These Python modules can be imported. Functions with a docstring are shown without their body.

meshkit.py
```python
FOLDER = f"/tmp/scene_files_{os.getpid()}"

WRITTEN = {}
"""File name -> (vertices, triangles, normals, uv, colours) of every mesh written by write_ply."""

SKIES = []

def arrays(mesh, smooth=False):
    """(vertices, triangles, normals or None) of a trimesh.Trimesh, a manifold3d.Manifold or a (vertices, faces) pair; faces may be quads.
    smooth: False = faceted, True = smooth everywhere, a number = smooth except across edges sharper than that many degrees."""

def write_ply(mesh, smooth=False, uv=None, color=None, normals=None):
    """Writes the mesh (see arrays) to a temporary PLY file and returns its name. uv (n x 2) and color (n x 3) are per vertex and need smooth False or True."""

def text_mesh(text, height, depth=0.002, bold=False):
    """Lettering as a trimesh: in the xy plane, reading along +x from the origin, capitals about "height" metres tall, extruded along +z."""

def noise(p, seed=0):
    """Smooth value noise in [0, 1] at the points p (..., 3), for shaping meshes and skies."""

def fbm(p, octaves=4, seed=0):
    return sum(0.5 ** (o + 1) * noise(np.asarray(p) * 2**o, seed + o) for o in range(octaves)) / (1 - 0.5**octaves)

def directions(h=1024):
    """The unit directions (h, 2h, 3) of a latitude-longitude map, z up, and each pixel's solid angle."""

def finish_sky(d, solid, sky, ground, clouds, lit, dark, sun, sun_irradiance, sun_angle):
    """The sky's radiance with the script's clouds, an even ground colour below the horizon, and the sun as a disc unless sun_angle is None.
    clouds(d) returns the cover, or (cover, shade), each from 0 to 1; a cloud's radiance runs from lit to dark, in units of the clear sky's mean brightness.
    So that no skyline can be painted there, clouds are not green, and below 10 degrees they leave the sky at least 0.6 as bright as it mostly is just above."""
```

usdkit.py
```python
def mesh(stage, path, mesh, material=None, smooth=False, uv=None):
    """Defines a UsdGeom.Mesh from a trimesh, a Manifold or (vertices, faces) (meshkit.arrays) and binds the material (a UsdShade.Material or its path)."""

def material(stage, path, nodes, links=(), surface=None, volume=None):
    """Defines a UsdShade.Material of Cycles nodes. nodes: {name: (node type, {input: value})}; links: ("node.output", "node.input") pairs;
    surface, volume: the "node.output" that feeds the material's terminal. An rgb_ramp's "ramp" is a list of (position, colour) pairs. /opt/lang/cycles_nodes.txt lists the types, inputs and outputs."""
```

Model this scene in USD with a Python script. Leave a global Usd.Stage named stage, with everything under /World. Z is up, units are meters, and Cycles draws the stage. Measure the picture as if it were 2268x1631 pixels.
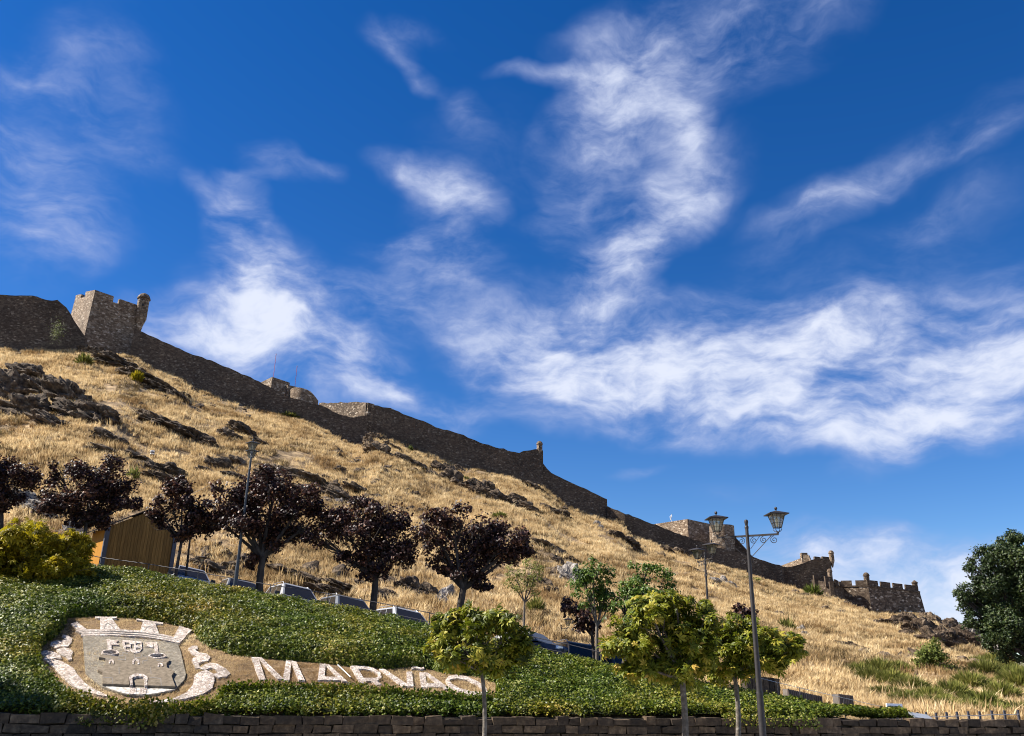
import math
import numpy as np
import trimesh
import shapely
import shapely.geometry as sg
import usdkit
import meshkit
from pxr import Usd, UsdGeom, UsdLux, UsdShade, Gf, Sdf, Vt

# ---------------------------------------------------------------- camera, sky, sun, exposure
stage = Usd.Stage.CreateInMemory()
UsdGeom.SetStageUpAxis(stage, UsdGeom.Tokens.z)
UsdGeom.SetStageMetersPerUnit(stage, 1.0)
UsdGeom.Xform.Define(stage, "/World")
UsdGeom.Scope.Define(stage, "/World/Looks")

EYE = np.array([0.0, 0.0, 1.75])
PITCH, ROLL = math.radians(20.1), math.radians(1.0)
FOC = 1882.6                      # focal length in the units the layout was measured in (2268 across)
_r0 = np.array([1.0, 0, 0])
FWD = np.array([0, math.cos(PITCH), math.sin(PITCH)])
_u0 = np.array([0, -math.sin(PITCH), math.cos(PITCH)])
CR = math.cos(ROLL) * _r0 + math.sin(ROLL) * _u0
CU = -math.sin(ROLL) * _r0 + math.cos(ROLL) * _u0
cam = UsdGeom.Camera.Define(stage, "/World/camera")
cam.CreateHorizontalApertureAttr(36.0)
cam.CreateVerticalApertureAttr(36.0 * 736 / 1024)
cam.CreateFocalLengthAttr(36.0 * FOC / 2268)
cam.CreateClippingRangeAttr((0.1, 20000.0))
cam.CreateExposureAttr(1.58)
cam.AddTransformOp().Set(Gf.Matrix4d(*[float(a) for a in (*CR, 0, *CU, 0, *(-FWD), 0, *EYE, 1)]))

SUN = np.array([-0.74, 0.0, 0.67])
SUN /= np.linalg.norm(SUN)
sun = UsdLux.DistantLight.Define(stage, "/World/sun")
sun.CreateNormalizeAttr(True)
sun.CreateIntensityAttr(1.25)
sun.CreateAngleAttr(0.5)
sun.CreateColorAttr(Gf.Vec3f(1.0, 0.94, 0.84))
_x = np.cross([0, 0, 1.0], SUN); _x /= np.linalg.norm(_x); _y = np.cross(SUN, _x)
sun.AddTransformOp().Set(Gf.Matrix4d(*[float(a) for a in (*_x, 0, *_y, 0, *SUN, 0, 0, 0, 0, 1)]))
SKY_STRENGTH = 0.055


def ray(x, y):
    return CR * ((x - 1134) / FOC) + CU * ((815.5 - y) / FOC) + FWD


def at(x, y, Y):
    d = ray(x, y)
    return EYE + d * ((Y - EYE[1]) / d[1])


def proj(p):
    q = np.asarray(p, float) - EYE
    w = q @ FWD
    return np.stack([1134 + FOC * (q @ CR) / w, 815.5 - FOC * (q @ CU) / w], -1)


# clouds: (place in the sky, half sizes in degrees, tilt, strength). The directions come from the bearing and height of each cloud.
CLOUDS = [
    (530, 470, 60, 75, 20, 1.0), (545, 560, 70, 90, 15, .9), (600, 625, 95, 100, 35, .95), (650, 705, 200, 95, 8, 1.0), (600, 785, 250, 85, 8, 1.05), (720, 790, 170, 75, 8, 1.0), (460, 745, 140, 70, 0, .75), (760, 800, 130, 60, 10, .8),
    (645, 358, 62, 40, 10, .62), (745, 385, 50, 22, 8, .4), (560, 385, 50, 18, 0, .32), (455, 410, 26, 34, 20, .3),
    (930, 395, 90, 38, 22, .55), (1020, 435, 90, 55, 28, .62), (1000, 510, 100, 80, 10, .55), (985, 590, 90, 60, 0, .45), (860, 555, 75, 24, 0, .5), (950, 620, 170, 70, 0, .5), (860, 690, 150, 50, 12, .5), (1000, 720, 110, 80, 30, .42),
    (1450, 130, 175, 120, -10, .62), (1400, 220, 130, 95, 0, .72), (1560, 60, 260, 75, 0, .62), (1720, 90, 170, 90, -25, .6), (1310, 340, 95, 120, 10, .8), (1240, 172, 130, 22, 3, .6), (1535, 285, 38, 60, 10, .7), (1480, 330, 110, 90, 0, .45),
    (1490, 460, 190, 75, -32, .72), (1420, 545, 190, 66, -40, .85), (1330, 640, 110, 130, 20, .8), (1245, 500, 120, 40, -28, .45), (1180, 690, 150, 60, 0, .35),
    (1230, 790, 200, 95, 0, 1.1), (1500, 775, 330, 100, 0, 1.35), (1830, 815, 400, 120, 0, 1.5), (2120, 850, 300, 115, 0, 1.5), (2020, 735, 320, 80, -3, .6), (1900, 650, 260, 90, -25, .45), (1640, 900, 330, 75, 6, 1.05), (1780, 960, 300, 50, 4, .8), (2100, 920, 250, 60, -5, .9), (1990, 1000, 120, 36, -22, .65), (1330, 850, 260, 70, 8, .75), (1180, 930, 200, 30, 8, .5), (2230, 620, 130, 100, 0, .28),
    (980, 930, 110, 40, 12, .7), (870, 880, 70, 35, 10, .5),
    (1400, 1040, 75, 14, -3, .5), (1600, 1085, 130, 26, 0, .22), (1790, 1205, 190, 55, 4, 1.0), (2040, 1290, 280, 85, 2, 1.5), (2110, 1360, 170, 70, 0, 1.3), (1720, 1235, 110, 45, 0, .7),
    (75, 165, 90, 40, 10, .5), (190, 260, 190, 160, -20, .42), (100, 480, 150, 110, 10, .62), (60, 560, 120, 110, 0, .42), (230, 100, 120, 100, 0, .3), (40, 330, 90, 60, 0, .4), (370, 360, 120, 40, 0, .18),
    (880, 78, 70, 45, 15, .5), (965, 58, 60, 24, 20, .35), (950, 165, 50, 26, 30, .4), (1055, 262, 60, 34, 40, .38), (1110, 360, 160, 120, 20, .25),
    (2010, 355, 260, 46, -20, .5), (1830, 430, 160, 36, -8, .42), (2200, 300, 120, 30, -12, .4), (2140, 430, 160, 60, -15, .3),
    (1700, 600, 200, 90, -40, .3),
]
_n = {"geo": ("geometry", {}), "dir": ("vector_math", {"math_type": "normalize"}),
      "warp": ("noise_texture", {"scale": 8.0, "detail": 4.0}), "warp0": ("vector_math", {"math_type": "subtract", "vector2": (.5, .5, .5)}),
      "warps": ("vector_math", {"math_type": "scale", "scale": 0.075}), "wdir": ("vector_math", {"math_type": "add"}),
      "warp2": ("noise_texture", {"scale": 2.2, "detail": 2.0}), "warp20": ("vector_math", {"math_type": "subtract", "vector2": (.5, .5, .5)}),
      "warp2s": ("vector_math", {"math_type": "scale", "scale": 0.03}), "wdir2": ("vector_math", {"math_type": "add"})}
_l = [("geo.position", "dir.vector1"), ("dir.vector", "warp.vector"), ("warp.color", "warp0.vector1"), ("warp0.vector", "warps.vector1"), ("dir.vector", "wdir.vector1"), ("warps.vector", "wdir.vector2"),
      ("dir.vector", "warp2.vector"), ("warp2.color", "warp20.vector1"), ("warp20.vector", "warp2s.vector1"), ("wdir.vector", "wdir2.vector1"), ("warp2s.vector", "wdir2.vector2")]
_prev = None
for _i, (_px, _py, _rx, _ry, _tilt, _a) in enumerate(CLOUDS):
    d = ray(_px, _py); d = d / np.linalg.norm(d)
    az = math.atan2(-d[0], d[1]); el = math.asin(d[2])
    k = (1 / FOC) * (d @ FWD)
    # cloud frame: x to the right, y outwards, z up, tilted in its own plane
    m = trimesh.transformations.rotation_matrix(az, [0, 0, 1])[:3, :3] @ trimesh.transformations.rotation_matrix(el, [1, 0, 0])[:3, :3] @ trimesh.transformations.rotation_matrix(math.radians(_tilt), [0, 1, 0])[:3, :3]
    e = trimesh.transformations.euler_from_matrix(m, "sxyz")
    _n[f"m{_i}"] = ("mapping", {"mapping_type": "texture", "location": tuple(d), "rotation": tuple(e), "scale": (_rx * k * 1.5, .5, _ry * k * 1.5)})
    _n[f"g{_i}"] = ("gradient_texture", {"gradient_type": "spherical"})
    _n[f"a{_i}"] = ("math", {"math_type": "multiply_add", "value2": _a * 1.25, "value3": 0.0})
    _l += [("wdir2.vector", f"m{_i}.vector"), (f"m{_i}.vector", f"g{_i}.vector"), (f"g{_i}.fac", f"a{_i}.value1")]
    if _prev:
        _l.append((_prev, f"a{_i}.value3"))
    _prev = f"a{_i}.value"
_n |= {
    # elsewhere in the sky the same kind of thin cloud goes on, out of the view
    "far": ("noise_texture", {"scale": 1.6, "detail": 3.0}), "farr": ("map_range", {"from_min": .42, "from_max": .66, "to_min": 0, "to_max": 1.6, "clamp": True}),
    "side": ("vector_math", {"math_type": "dot_product", "vector2": tuple(FWD)}), "sider": ("map_range", {"from_min": .72, "from_max": .4, "to_min": 0, "to_max": 1, "clamp": True}),
    "farm": ("math", {"math_type": "multiply"}), "sum": ("math", {"math_type": "add"}),
    "stretch": ("mapping", {"mapping_type": "point", "rotation": (0, math.radians(-6), 0), "scale": (1.0, 1.0, 2.3)}),
    "n1": ("noise_texture", {"scale": 9.0, "detail": 9.0, "roughness": .54, "distortion": .0}),
    "n2": ("noise_texture", {"scale": 34.0, "detail": 6.0, "roughness": .62, "distortion": .0}),
    "n3": ("noise_texture", {"scale": 4.0, "detail": 3.0, "roughness": .5}),
    "nm": ("math", {"math_type": "multiply_add", "value2": .32}), "nm0": ("math", {"math_type": "multiply", "value2": 1.0}), "nm1": ("math", {"math_type": "multiply_add", "value2": .6}),
    "nr": ("map_range", {"from_min": .68, "from_max": 1.24, "to_min": .14, "to_max": 1.72, "clamp": False}),
    "neg": ("math", {"math_type": "multiply", "value2": -1.25}), "exp": ("math", {"math_type": "exponent"}), "cap": ("math", {"math_type": "subtract", "value1": 1.0}),
    "dens": ("math", {"math_type": "multiply_add"}), "ov": ("math", {"math_type": "subtract", "value2": 1.05}), "ovm": ("math", {"math_type": "maximum", "value2": 0.0}), "ovs": ("math", {"math_type": "multiply", "value2": .17}),
    "alpha": ("map_range", {"range_type": "smoothstep", "from_min": 0.05, "from_max": 1.5, "to_min": 0, "to_max": .96, "clamp": True}),
    "sky": ("sky_texture", {"sky_type": "single_scattering", "sun_disc": False, "sun_elevation": math.asin(SUN[2]), "sun_rotation": math.atan2(SUN[0], SUN[1]), "altitude": 900.0, "air_density": 1.0, "aerosol_density": .05, "ozone_density": 3.0}),
    "tone": ("hsv", {"hue": .512, "saturation": 1.36, "value": .86, "fac": 1.0}),
    "ctone": ("rgb_ramp", {"ramp": [(0, (2.0, 2.7, 4.9)), (.45, (3.1, 3.6, 5.3)), (.8, (4.4, 4.8, 6.0)), (1, (5.2, 5.5, 6.3))]}),
    "mix": ("mix", {"mix_type": "mix"}), "bg": ("background_shader", {"strength": SKY_STRENGTH}),
}
_l += [("dir.vector", "far.vector"), ("far.fac", "farr.value"), ("dir.vector", "side.vector1"), ("side.value", "sider.value"), ("farr.result", "farm.value1"), ("sider.result", "farm.value2"),
       ("farm.value", "sum.value1"), (_prev, "sum.value2"),
       ("wdir.vector", "stretch.vector"), ("stretch.vector", "n1.vector"), ("stretch.vector", "n2.vector"), ("stretch.vector", "n3.vector"),
       ("n1.fac", "nm0.value1"), ("n2.fac", "nm.value1"), ("nm0.value", "nm.value3"), ("n3.fac", "nm1.value1"), ("nm.value", "nm1.value3"), ("nm1.value", "nr.value"),
       ("sum.value", "neg.value1"), ("neg.value", "exp.value1"), ("exp.value", "cap.value2"),
       ("cap.value", "dens.value1"), ("sum.value", "ov.value1"), ("ov.value", "ovm.value1"), ("ovm.value", "ovs.value1"), ("ovs.value", "dens.value3"), ("nr.result", "dens.value2"), ("dens.value", "alpha.value"),
       ("sky.color", "tone.color"), ("tone.color", "mix.color1"), ("alpha.result", "ctone.fac"), ("ctone.color", "mix.color2"), ("alpha.result", "mix.fac"), ("mix.color", "bg.color")]
SKYMAT = usdkit.material(stage, "/World/Looks/sky_air", _n, _l, surface="bg.background")
dome = UsdLux.DomeLight.Define(stage, "/World/sky")
dome.CreateIntensityAttr(1.0)
UsdShade.MaterialBindingAPI.Apply(dome.GetPrim()).Bind(SKYMAT)

# ---------------------------------------------------------------- helpers
RNG = np.random.default_rng(7)
L = "/World/Looks/"
ORIGIN, COUNT = {}, {}


def unique(parent, name):
    k = COUNT.get((parent, name), 0)
    COUNT[(parent, name)] = k + 1
    return f"{parent}/{name}" if k == 0 else f"{parent}/{name}_{k:03d}"


def tag(path, label=None, cat=None, group=None, kind=None):
    p = stage.GetPrimAtPath(path)
    for k, v in (("label", label), ("category", cat), ("group", group), ("kind", kind)):
        if v:
            p.SetCustomDataByKey(k, v)
    return path


def thing(name, label, cat, loc, group=None):
    path = unique("/World", name)
    x = UsdGeom.Xform.Define(stage, path)
    x.AddTranslateOp().Set(Gf.Vec3d(*map(float, loc)))
    ORIGIN[path] = np.array(loc, float)
    return tag(path, label, cat, group)


def leaf_values(m, k, n):
    """A random number for every leaf or blade of k points, read by its material as the tone of that leaf."""
    r = np.repeat(np.random.default_rng(n).uniform(0, 1, -(-n // k)), k)[:n]
    UsdGeom.PrimvarsAPI(m).CreatePrimvar("leafrnd", Sdf.ValueTypeNames.FloatArray, "vertex").Set(Vt.FloatArray.FromNumpy(r.astype(np.float32)))


def part(parent, name, mesh, mat, smooth=False, label=None, kind=None, leaf=0):
    path = unique(parent, name)
    o = ORIGIN[parent]
    ORIGIN[path] = o
    v, f = arr(mesh)
    m = usdkit.mesh(stage, path, (v - o, f), L + mat, smooth=smooth)
    if leaf:
        leaf_values(m, leaf, len(v))
    return tag(path, label, None, None, kind)


def solo(name, label, cat, mesh, mat, smooth=False, group=None, kind=None):
    path = unique("/World", name)
    usdkit.mesh(stage, path, arr(mesh), L + mat, smooth=smooth)
    ORIGIN[path] = np.zeros(3)
    return tag(path, label, cat, group, kind)


def arr(m):
    if isinstance(m, MB):
        return m.get()
    if isinstance(m, trimesh.Trimesh):
        return np.array(m.vertices), np.array(m.faces)
    v, f = np.asarray(m[0], float), np.asarray(m[1], int)
    return (v, np.vstack([f[:, [0, 1, 2]], f[:, [0, 2, 3]]])) if f.shape[1] == 4 else (v, f)


class MB:
    def __init__(s):
        s.v, s.f, s.n = [], [], 0

    def add(s, v, f):
        v, f = arr((v, f))
        s.v.append(v); s.f.append(f + s.n); s.n += len(v)
        return s

    def get(s):
        return np.vstack(s.v), np.vstack(s.f)

    def box(s, c, h, ax=None):
        """c centre, h half sizes, ax rows = axes."""
        A = np.eye(3) if ax is None else np.asarray(ax, float)
        sg_ = np.array([[x, y, z] for x in (-1, 1) for y in (-1, 1) for z in (-1, 1)], float)
        v = np.asarray(c) + (sg_ * h) @ A
        f = [[0, 1, 3, 2], [4, 6, 7, 5], [0, 4, 5, 1], [2, 3, 7, 6], [0, 2, 6, 4], [1, 5, 7, 3]]
        return s.add(v, f)

    def tube(s, pts, r, sides=6, cap=True):
        p = np.asarray(pts, float)
        r = np.broadcast_to(r, (len(p),))
        t = np.gradient(p, axis=0); t /= np.linalg.norm(t, axis=1, keepdims=True) + 1e-12
        a = np.cross(t, [0, 0, 1.0] if abs(t[:, 2]).mean() < .8 else [0, 1.0, 0]); a /= np.linalg.norm(a, axis=1, keepdims=True) + 1e-12
        b = np.cross(t, a); w = np.arange(sides) * 2 * np.pi / sides
        v = p[:, None] + r[:, None, None] * (np.cos(w)[None, :, None] * a[:, None] + np.sin(w)[None, :, None] * b[:, None])
        i, j = np.meshgrid(np.arange(len(p) - 1), np.arange(sides), indexing="ij")
        q = np.stack([i * sides + j, i * sides + (j + 1) % sides, (i + 1) * sides + (j + 1) % sides, (i + 1) * sides + j], -1).reshape(-1, 4)
        v = v.reshape(-1, 3); f = np.vstack([q[:, [0, 1, 2]], q[:, [0, 2, 3]]])
        if cap:
            n = len(v); v = np.vstack([v, p[0], p[-1]]); k = np.arange(sides)
            f = np.vstack([f, np.stack([np.full(sides, n), (k + 1) % sides, k], 1), np.stack([np.full(sides, n + 1), n - sides + k, n - sides + (k + 1) % sides], 1)])
        return s.add(v, f)

    def lathe(s, c, prof, sides=14, ax=None, squash=(1, 1)):
        """prof: (radius, height) pairs from bottom to top round the z axis (or ax rows) through c."""
        A = np.eye(3) if ax is None else np.asarray(ax, float)
        w = np.arange(sides) * 2 * np.pi / sides
        v = np.vstack([np.stack([r * np.cos(w) * squash[0], r * np.sin(w) * squash[1], np.full(sides, h)], 1) for r, h in prof])
        i, j = np.meshgrid(np.arange(len(prof) - 1), np.arange(sides), indexing="ij")
        q = np.stack([i * sides + j, i * sides + (j + 1) % sides, (i + 1) * sides + (j + 1) % sides, (i + 1) * sides + j], -1).reshape(-1, 4)
        return s.add(np.asarray(c) + v @ A, q)


def prism(poly, frame, depth):
    """2-D shapely polygon extruded along the frame's third axis. frame: (origin, ex, ey, ez)."""
    out = MB()
    for g in getattr(poly, "geoms", [poly]):
        if g.is_empty or g.area < 1e-6:
            continue
        m = trimesh.creation.extrude_polygon(g, depth, engine="earcut")
        o, ex, ey, ez = (np.asarray(a, float) for a in frame)
        v = np.array(m.vertices)
        out.add(o + v[:, :1] * ex + v[:, 1:2] * ey + v[:, 2:] * ez, m.faces)
    return out


def quads(rows, cols):
    i, j = np.meshgrid(np.arange(rows - 1), np.arange(cols - 1), indexing="ij")
    a = i * cols + j
    return np.stack([a, a + 1, a + cols + 1, a + cols], -1).reshape(-1, 4)


def unit(v):
    v = np.asarray(v, float)
    return v / (np.linalg.norm(v, axis=-1, keepdims=True) + 1e-12)


def rot(yaw, pitch=0.0, roll=0.0):
    """Axes rows of a frame turned about z, then pitched about its x, then rolled about its y."""
    m = trimesh.transformations.euler_matrix(pitch, roll, yaw, "sxyz")[:3, :3]
    return m.T


# ---------------------------------------------------------------- materials
def mat(name, ramp, scale=3.0, rough=.8, bump=0.0, bdist=.05, detail=4.0, stretch=(1, 1, 1), island=0.0, spec=.3, transl=0.0, scale2=0.0, ramp2=None, mix2="multiply", extra=None, rnd=0.0, metallic=0.0, coat=0.0, tcol=None):
    """Noise-coloured principled surface; island varies the value per mesh island, rnd per object, transl mixes in light through a leaf."""
    n = {"g": ("geometry", {}), "map": ("mapping", {"mapping_type": "point", "scale": stretch}),
         "n": ("noise_texture", {"scale": scale, "detail": detail, "roughness": .6}), "r": ("rgb_ramp", {"ramp": ramp}),
         "p": ("principled_bsdf", {"roughness": rough, "specular_ior_level": spec, "metallic": metallic, "coat_weight": coat})}
    l = [("g.position", "map.vector"), ("map.vector", "n.vector"), ("n.fac", "r.fac")]
    col = "r.color"
    if island:
        n["ir"] = ("map_range", {"from_min": 0, "from_max": 1, "to_min": -island, "to_max": island})
        n["ia"] = ("math", {"math_type": "add"}); n["lv"] = ("attribute", {"attribute": "leafrnd"})
        l = [x for x in l if x != ("n.fac", "r.fac")] + [("lv.fac", "ir.value"), ("n.fac", "ia.value1"), ("ir.result", "ia.value2"), ("ia.value", "r.fac")]
    if rnd:
        n["oi"] = ("object_info", {}); n["or"] = ("map_range", {"from_min": 0, "from_max": 1, "to_min": 1 - rnd, "to_max": 1 + rnd})
        n["oh"] = ("hsv", {"hue": .5, "saturation": 1.0, "fac": 1.0})
        l += [("oi.random", "or.value"), ("or.result", "oh.value"), (col, "oh.color")]; col = "oh.color"
    if ramp2:
        n["n2"] = ("noise_texture", {"scale": scale2, "detail": 3.0}); n["r2"] = ("rgb_ramp", {"ramp": ramp2}); n["mx"] = ("mix", {"mix_type": mix2, "fac": 1.0})
        l += [("g.position", "n2.vector"), ("n2.fac", "r2.fac"), (col, "mx.color1"), ("r2.color", "mx.color2")]; col = "mx.color"
    l.append((col, "p.base_color"))
    if bump:
        n["b"] = ("bump", {"strength": bump, "distance": bdist}); n["nb"] = ("noise_texture", {"scale": scale * 4, "detail": 5.0, "roughness": .65})
        l += [("map.vector", "nb.vector"), ("nb.fac", "b.height"), ("b.normal", "p.normal")]
    out = "p.BSDF"
    if transl:
        n["t"] = ("translucent_bsdf", {}); n["m"] = ("mix_closure", {"fac": transl})
        if tcol:
            n["tm"] = ("mix", {"mix_type": "multiply", "fac": 1.0, "color2": tcol}); l += [(col, "tm.color1"), ("tm.color", "t.color")]
        else:
            l.append((col, "t.color"))
        l += [("p.BSDF", "m.closure1"), ("t.BSDF", "m.closure2")]; out = "m.closure"
    return usdkit.material(stage, L + name, n, l, surface=out)


def stone_mat(name, cols, size, mortar, speck, rough=.9, squash=1.7, mwidth=.06, bump=.6, big=.12):
    """Rubble masonry: uneven stones of different tone with recessed joints, weather stains over them."""
    n = {"g": ("geometry", {}), "map": ("mapping", {"mapping_type": "point", "scale": (1, 1, squash)}),
         "w": ("noise_texture", {"scale": 1.5 / size, "detail": 2.0}), "w0": ("vector_math", {"math_type": "scale", "scale": size * .35}), "wa": ("vector_math", {"math_type": "add"}),
         "v": ("voronoi_texture", {"feature": "f1", "scale": 1 / size}), "e": ("voronoi_texture", {"feature": "distance_to_edge", "scale": 1 / size}),
         "sep": ("separate_color", {}), "r": ("rgb_ramp", {"ramp": cols}), "n": ("noise_texture", {"scale": big, "detail": 5.0, "roughness": .6}), "nr": ("rgb_ramp", {"ramp": [(.3, (.55, .54, .53)), (.5, (.95, .94, .92)), (.7, (1.2, 1.16, 1.1))]}),
         "mx": ("mix", {"mix_type": "multiply", "fac": 1.0}), "er": ("map_range", {"from_min": 0.0, "from_max": mwidth, "to_min": 0, "to_max": 1, "clamp": True}),
         "mm": ("mix", {"mix_type": "mix", "color1": mortar}), "f": ("noise_texture", {"scale": 9.0, "detail": 5.0}), "fr": ("rgb_ramp", {"ramp": speck}), "ms": ("mix", {"mix_type": "multiply", "fac": 1.0}),
         "bh": ("math", {"math_type": "multiply_add", "value2": .35}), "b": ("bump", {"strength": bump, "distance": size * .25}), "p": ("principled_bsdf", {"roughness": rough, "specular_ior_level": .2})}
    l = [("g.position", "map.vector"), ("map.vector", "w.vector"), ("w.color", "w0.vector1"), ("map.vector", "wa.vector1"), ("w0.vector", "wa.vector2"), ("wa.vector", "v.vector"), ("wa.vector", "e.vector"),
         ("v.color", "sep.color"), ("sep.r", "r.fac"), ("g.position", "n.vector"), ("n.fac", "nr.fac"), ("r.color", "mx.color1"), ("nr.color", "mx.color2"), ("e.distance", "er.value"), ("er.result", "mm.fac"), ("mx.color", "mm.color2"),
         ("g.position", "f.vector"), ("f.fac", "fr.fac"), ("mm.color", "ms.color1"), ("fr.color", "ms.color2"), ("ms.color", "p.base_color"), ("f.fac", "bh.value1"), ("er.result", "bh.value3"), ("bh.value", "b.height"), ("b.normal", "p.normal")]
    return usdkit.material(stage, L + name, n, l, surface="p.BSDF")


def plain(name, col, rough=.5, metallic=0.0, spec=.5, coat=0.0):
    return usdkit.material(stage, L + name, {"p": ("principled_bsdf", {"base_color": col, "roughness": rough, "metallic": metallic, "specular_ior_level": spec, "coat_weight": coat})}, [], surface="p.BSDF")


G = lambda v: (v, v, v)
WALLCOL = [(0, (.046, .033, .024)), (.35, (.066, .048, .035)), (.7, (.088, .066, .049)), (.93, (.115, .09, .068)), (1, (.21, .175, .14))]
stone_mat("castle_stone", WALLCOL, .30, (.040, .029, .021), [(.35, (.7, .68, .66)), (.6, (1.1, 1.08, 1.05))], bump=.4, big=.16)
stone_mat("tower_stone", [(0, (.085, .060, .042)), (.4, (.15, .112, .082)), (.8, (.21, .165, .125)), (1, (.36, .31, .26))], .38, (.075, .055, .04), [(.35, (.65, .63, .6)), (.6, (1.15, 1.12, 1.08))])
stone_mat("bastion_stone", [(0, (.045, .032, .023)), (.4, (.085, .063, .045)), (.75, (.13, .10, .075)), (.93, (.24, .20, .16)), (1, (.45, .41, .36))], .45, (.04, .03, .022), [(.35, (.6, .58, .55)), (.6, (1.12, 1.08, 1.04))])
stone_mat("rubble_stone", [(0, (.07, .055, .04)), (.4, (.13, .10, .075)), (.8, (.19, .145, .10)), (1, (.26, .22, .17))], .18, (.05, .04, .03), [(.35, (.6, .58, .55)), (.6, (1.2, 1.15, 1.1))], bump=.5)
mat("bare_joint", [(.3, (.03, .022, .015)), (.7, (.055, .042, .03))], 12, .95, .4)
mat("wall_block", [(.25, (.026, .016, .009)), (.5, (.055, .036, .021)), (.75, (.115, .078, .046))], 7, .9, .7, .03, rnd=.6)
mat("white_stone", [(.25, (.36, .305, .27)), (.45, (.52, .465, .425)), (.7, (.66, .61, .575))], 14, .85, .6, .02)
mat("grey_pebble", [(.25, (.20, .185, .16)), (.5, (.30, .28, .245)), (.75, (.38, .355, .31))], 11, .9, .5, .02)
mat("brown_pebble", [(.28, (.075, .056, .036)), (.45, (.125, .097, .066)), (.6, (.17, .135, .096)), (.75, (.22, .18, .13))], 9, .9, .6, .02, detail=6.0)
mat("dark_line", [(.3, (.12, .11, .10)), (.7, (.22, .20, .18))], 20, .9)
mat("mottled_stone", [(.35, (.23, .20, .17)), (.5, (.38, .35, .31)), (.62, (.66, .62, .58))], 9, .9, .5, .02)
mat("dry_bed", [(.25, (.07, .042, .020)), (.42, (.135, .085, .042)), (.56, (.20, .135, .072)), (.70, (.27, .195, .11)), (.82, (.34, .265, .16))], 9, .95, .9, .05, detail=9.0, scale2=1.6, ramp2=[(.34, (.6, .56, .5)), (.5, (.95, .93, .9)), (.66, (1.15, 1.08, 1.0))])
mat("hill_earth", [(.22, (.07, .048, .028)), (.42, (.17, .118, .066)), (.56, (.29, .205, .115)), (.66, (.40, .29, .16)), (.80, (.52, .41, .26))], .9, .95, 1.0, .16, detail=9.0, stretch=(1, 1, 1.6), scale2=.09, ramp2=[(.3, (.62, .58, .52)), (.5, (.95, .93, .9)), (.68, (1.08, 1.06, 1.02))])
mat("road_asphalt", [(.3, (.10, .09, .08)), (.7, (.16, .145, .125))], 4, .95, .3, .02)
mat("pavement", [(.3, (.24, .225, .205)), (.7, (.34, .32, .295))], 5, .9, .3, .02)
mat("land", [(.3, (.14, .11, .06)), (.7, (.22, .17, .09))], .05, .95)
mat("rock", [(.28, (.016, .011, .007)), (.42, (.050, .036, .025)), (.54, (.105, .080, .059)), (.66, (.20, .168, .132)), (.80, (.42, .38, .33))], 1.1, .95, 1.0, .25, detail=12.0, stretch=(1.6, 1.0, 1.7), scale2=.33, ramp2=[(.3, (.5, .42, .34)), (.55, (.97, .9, .82)), (.7, (1.2, 1.12, 1.02))])
mat("pale_rock", [(.28, (.075, .063, .052)), (.45, (.18, .158, .138)), (.60, (.31, .28, .255)), (.78, (.48, .45, .42))], 1.1, .95, 1.0, .18, detail=11.0, stretch=(1.6, 1.0, 1.5))
mat("brown_rock", [(.28, (.026, .017, .010)), (.45, (.075, .052, .033)), (.60, (.14, .102, .068)), (.78, (.27, .215, .155))], 1.0, .95, 1.0, .2, detail=11.0, stretch=(1.6, 1, 1.5))
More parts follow.
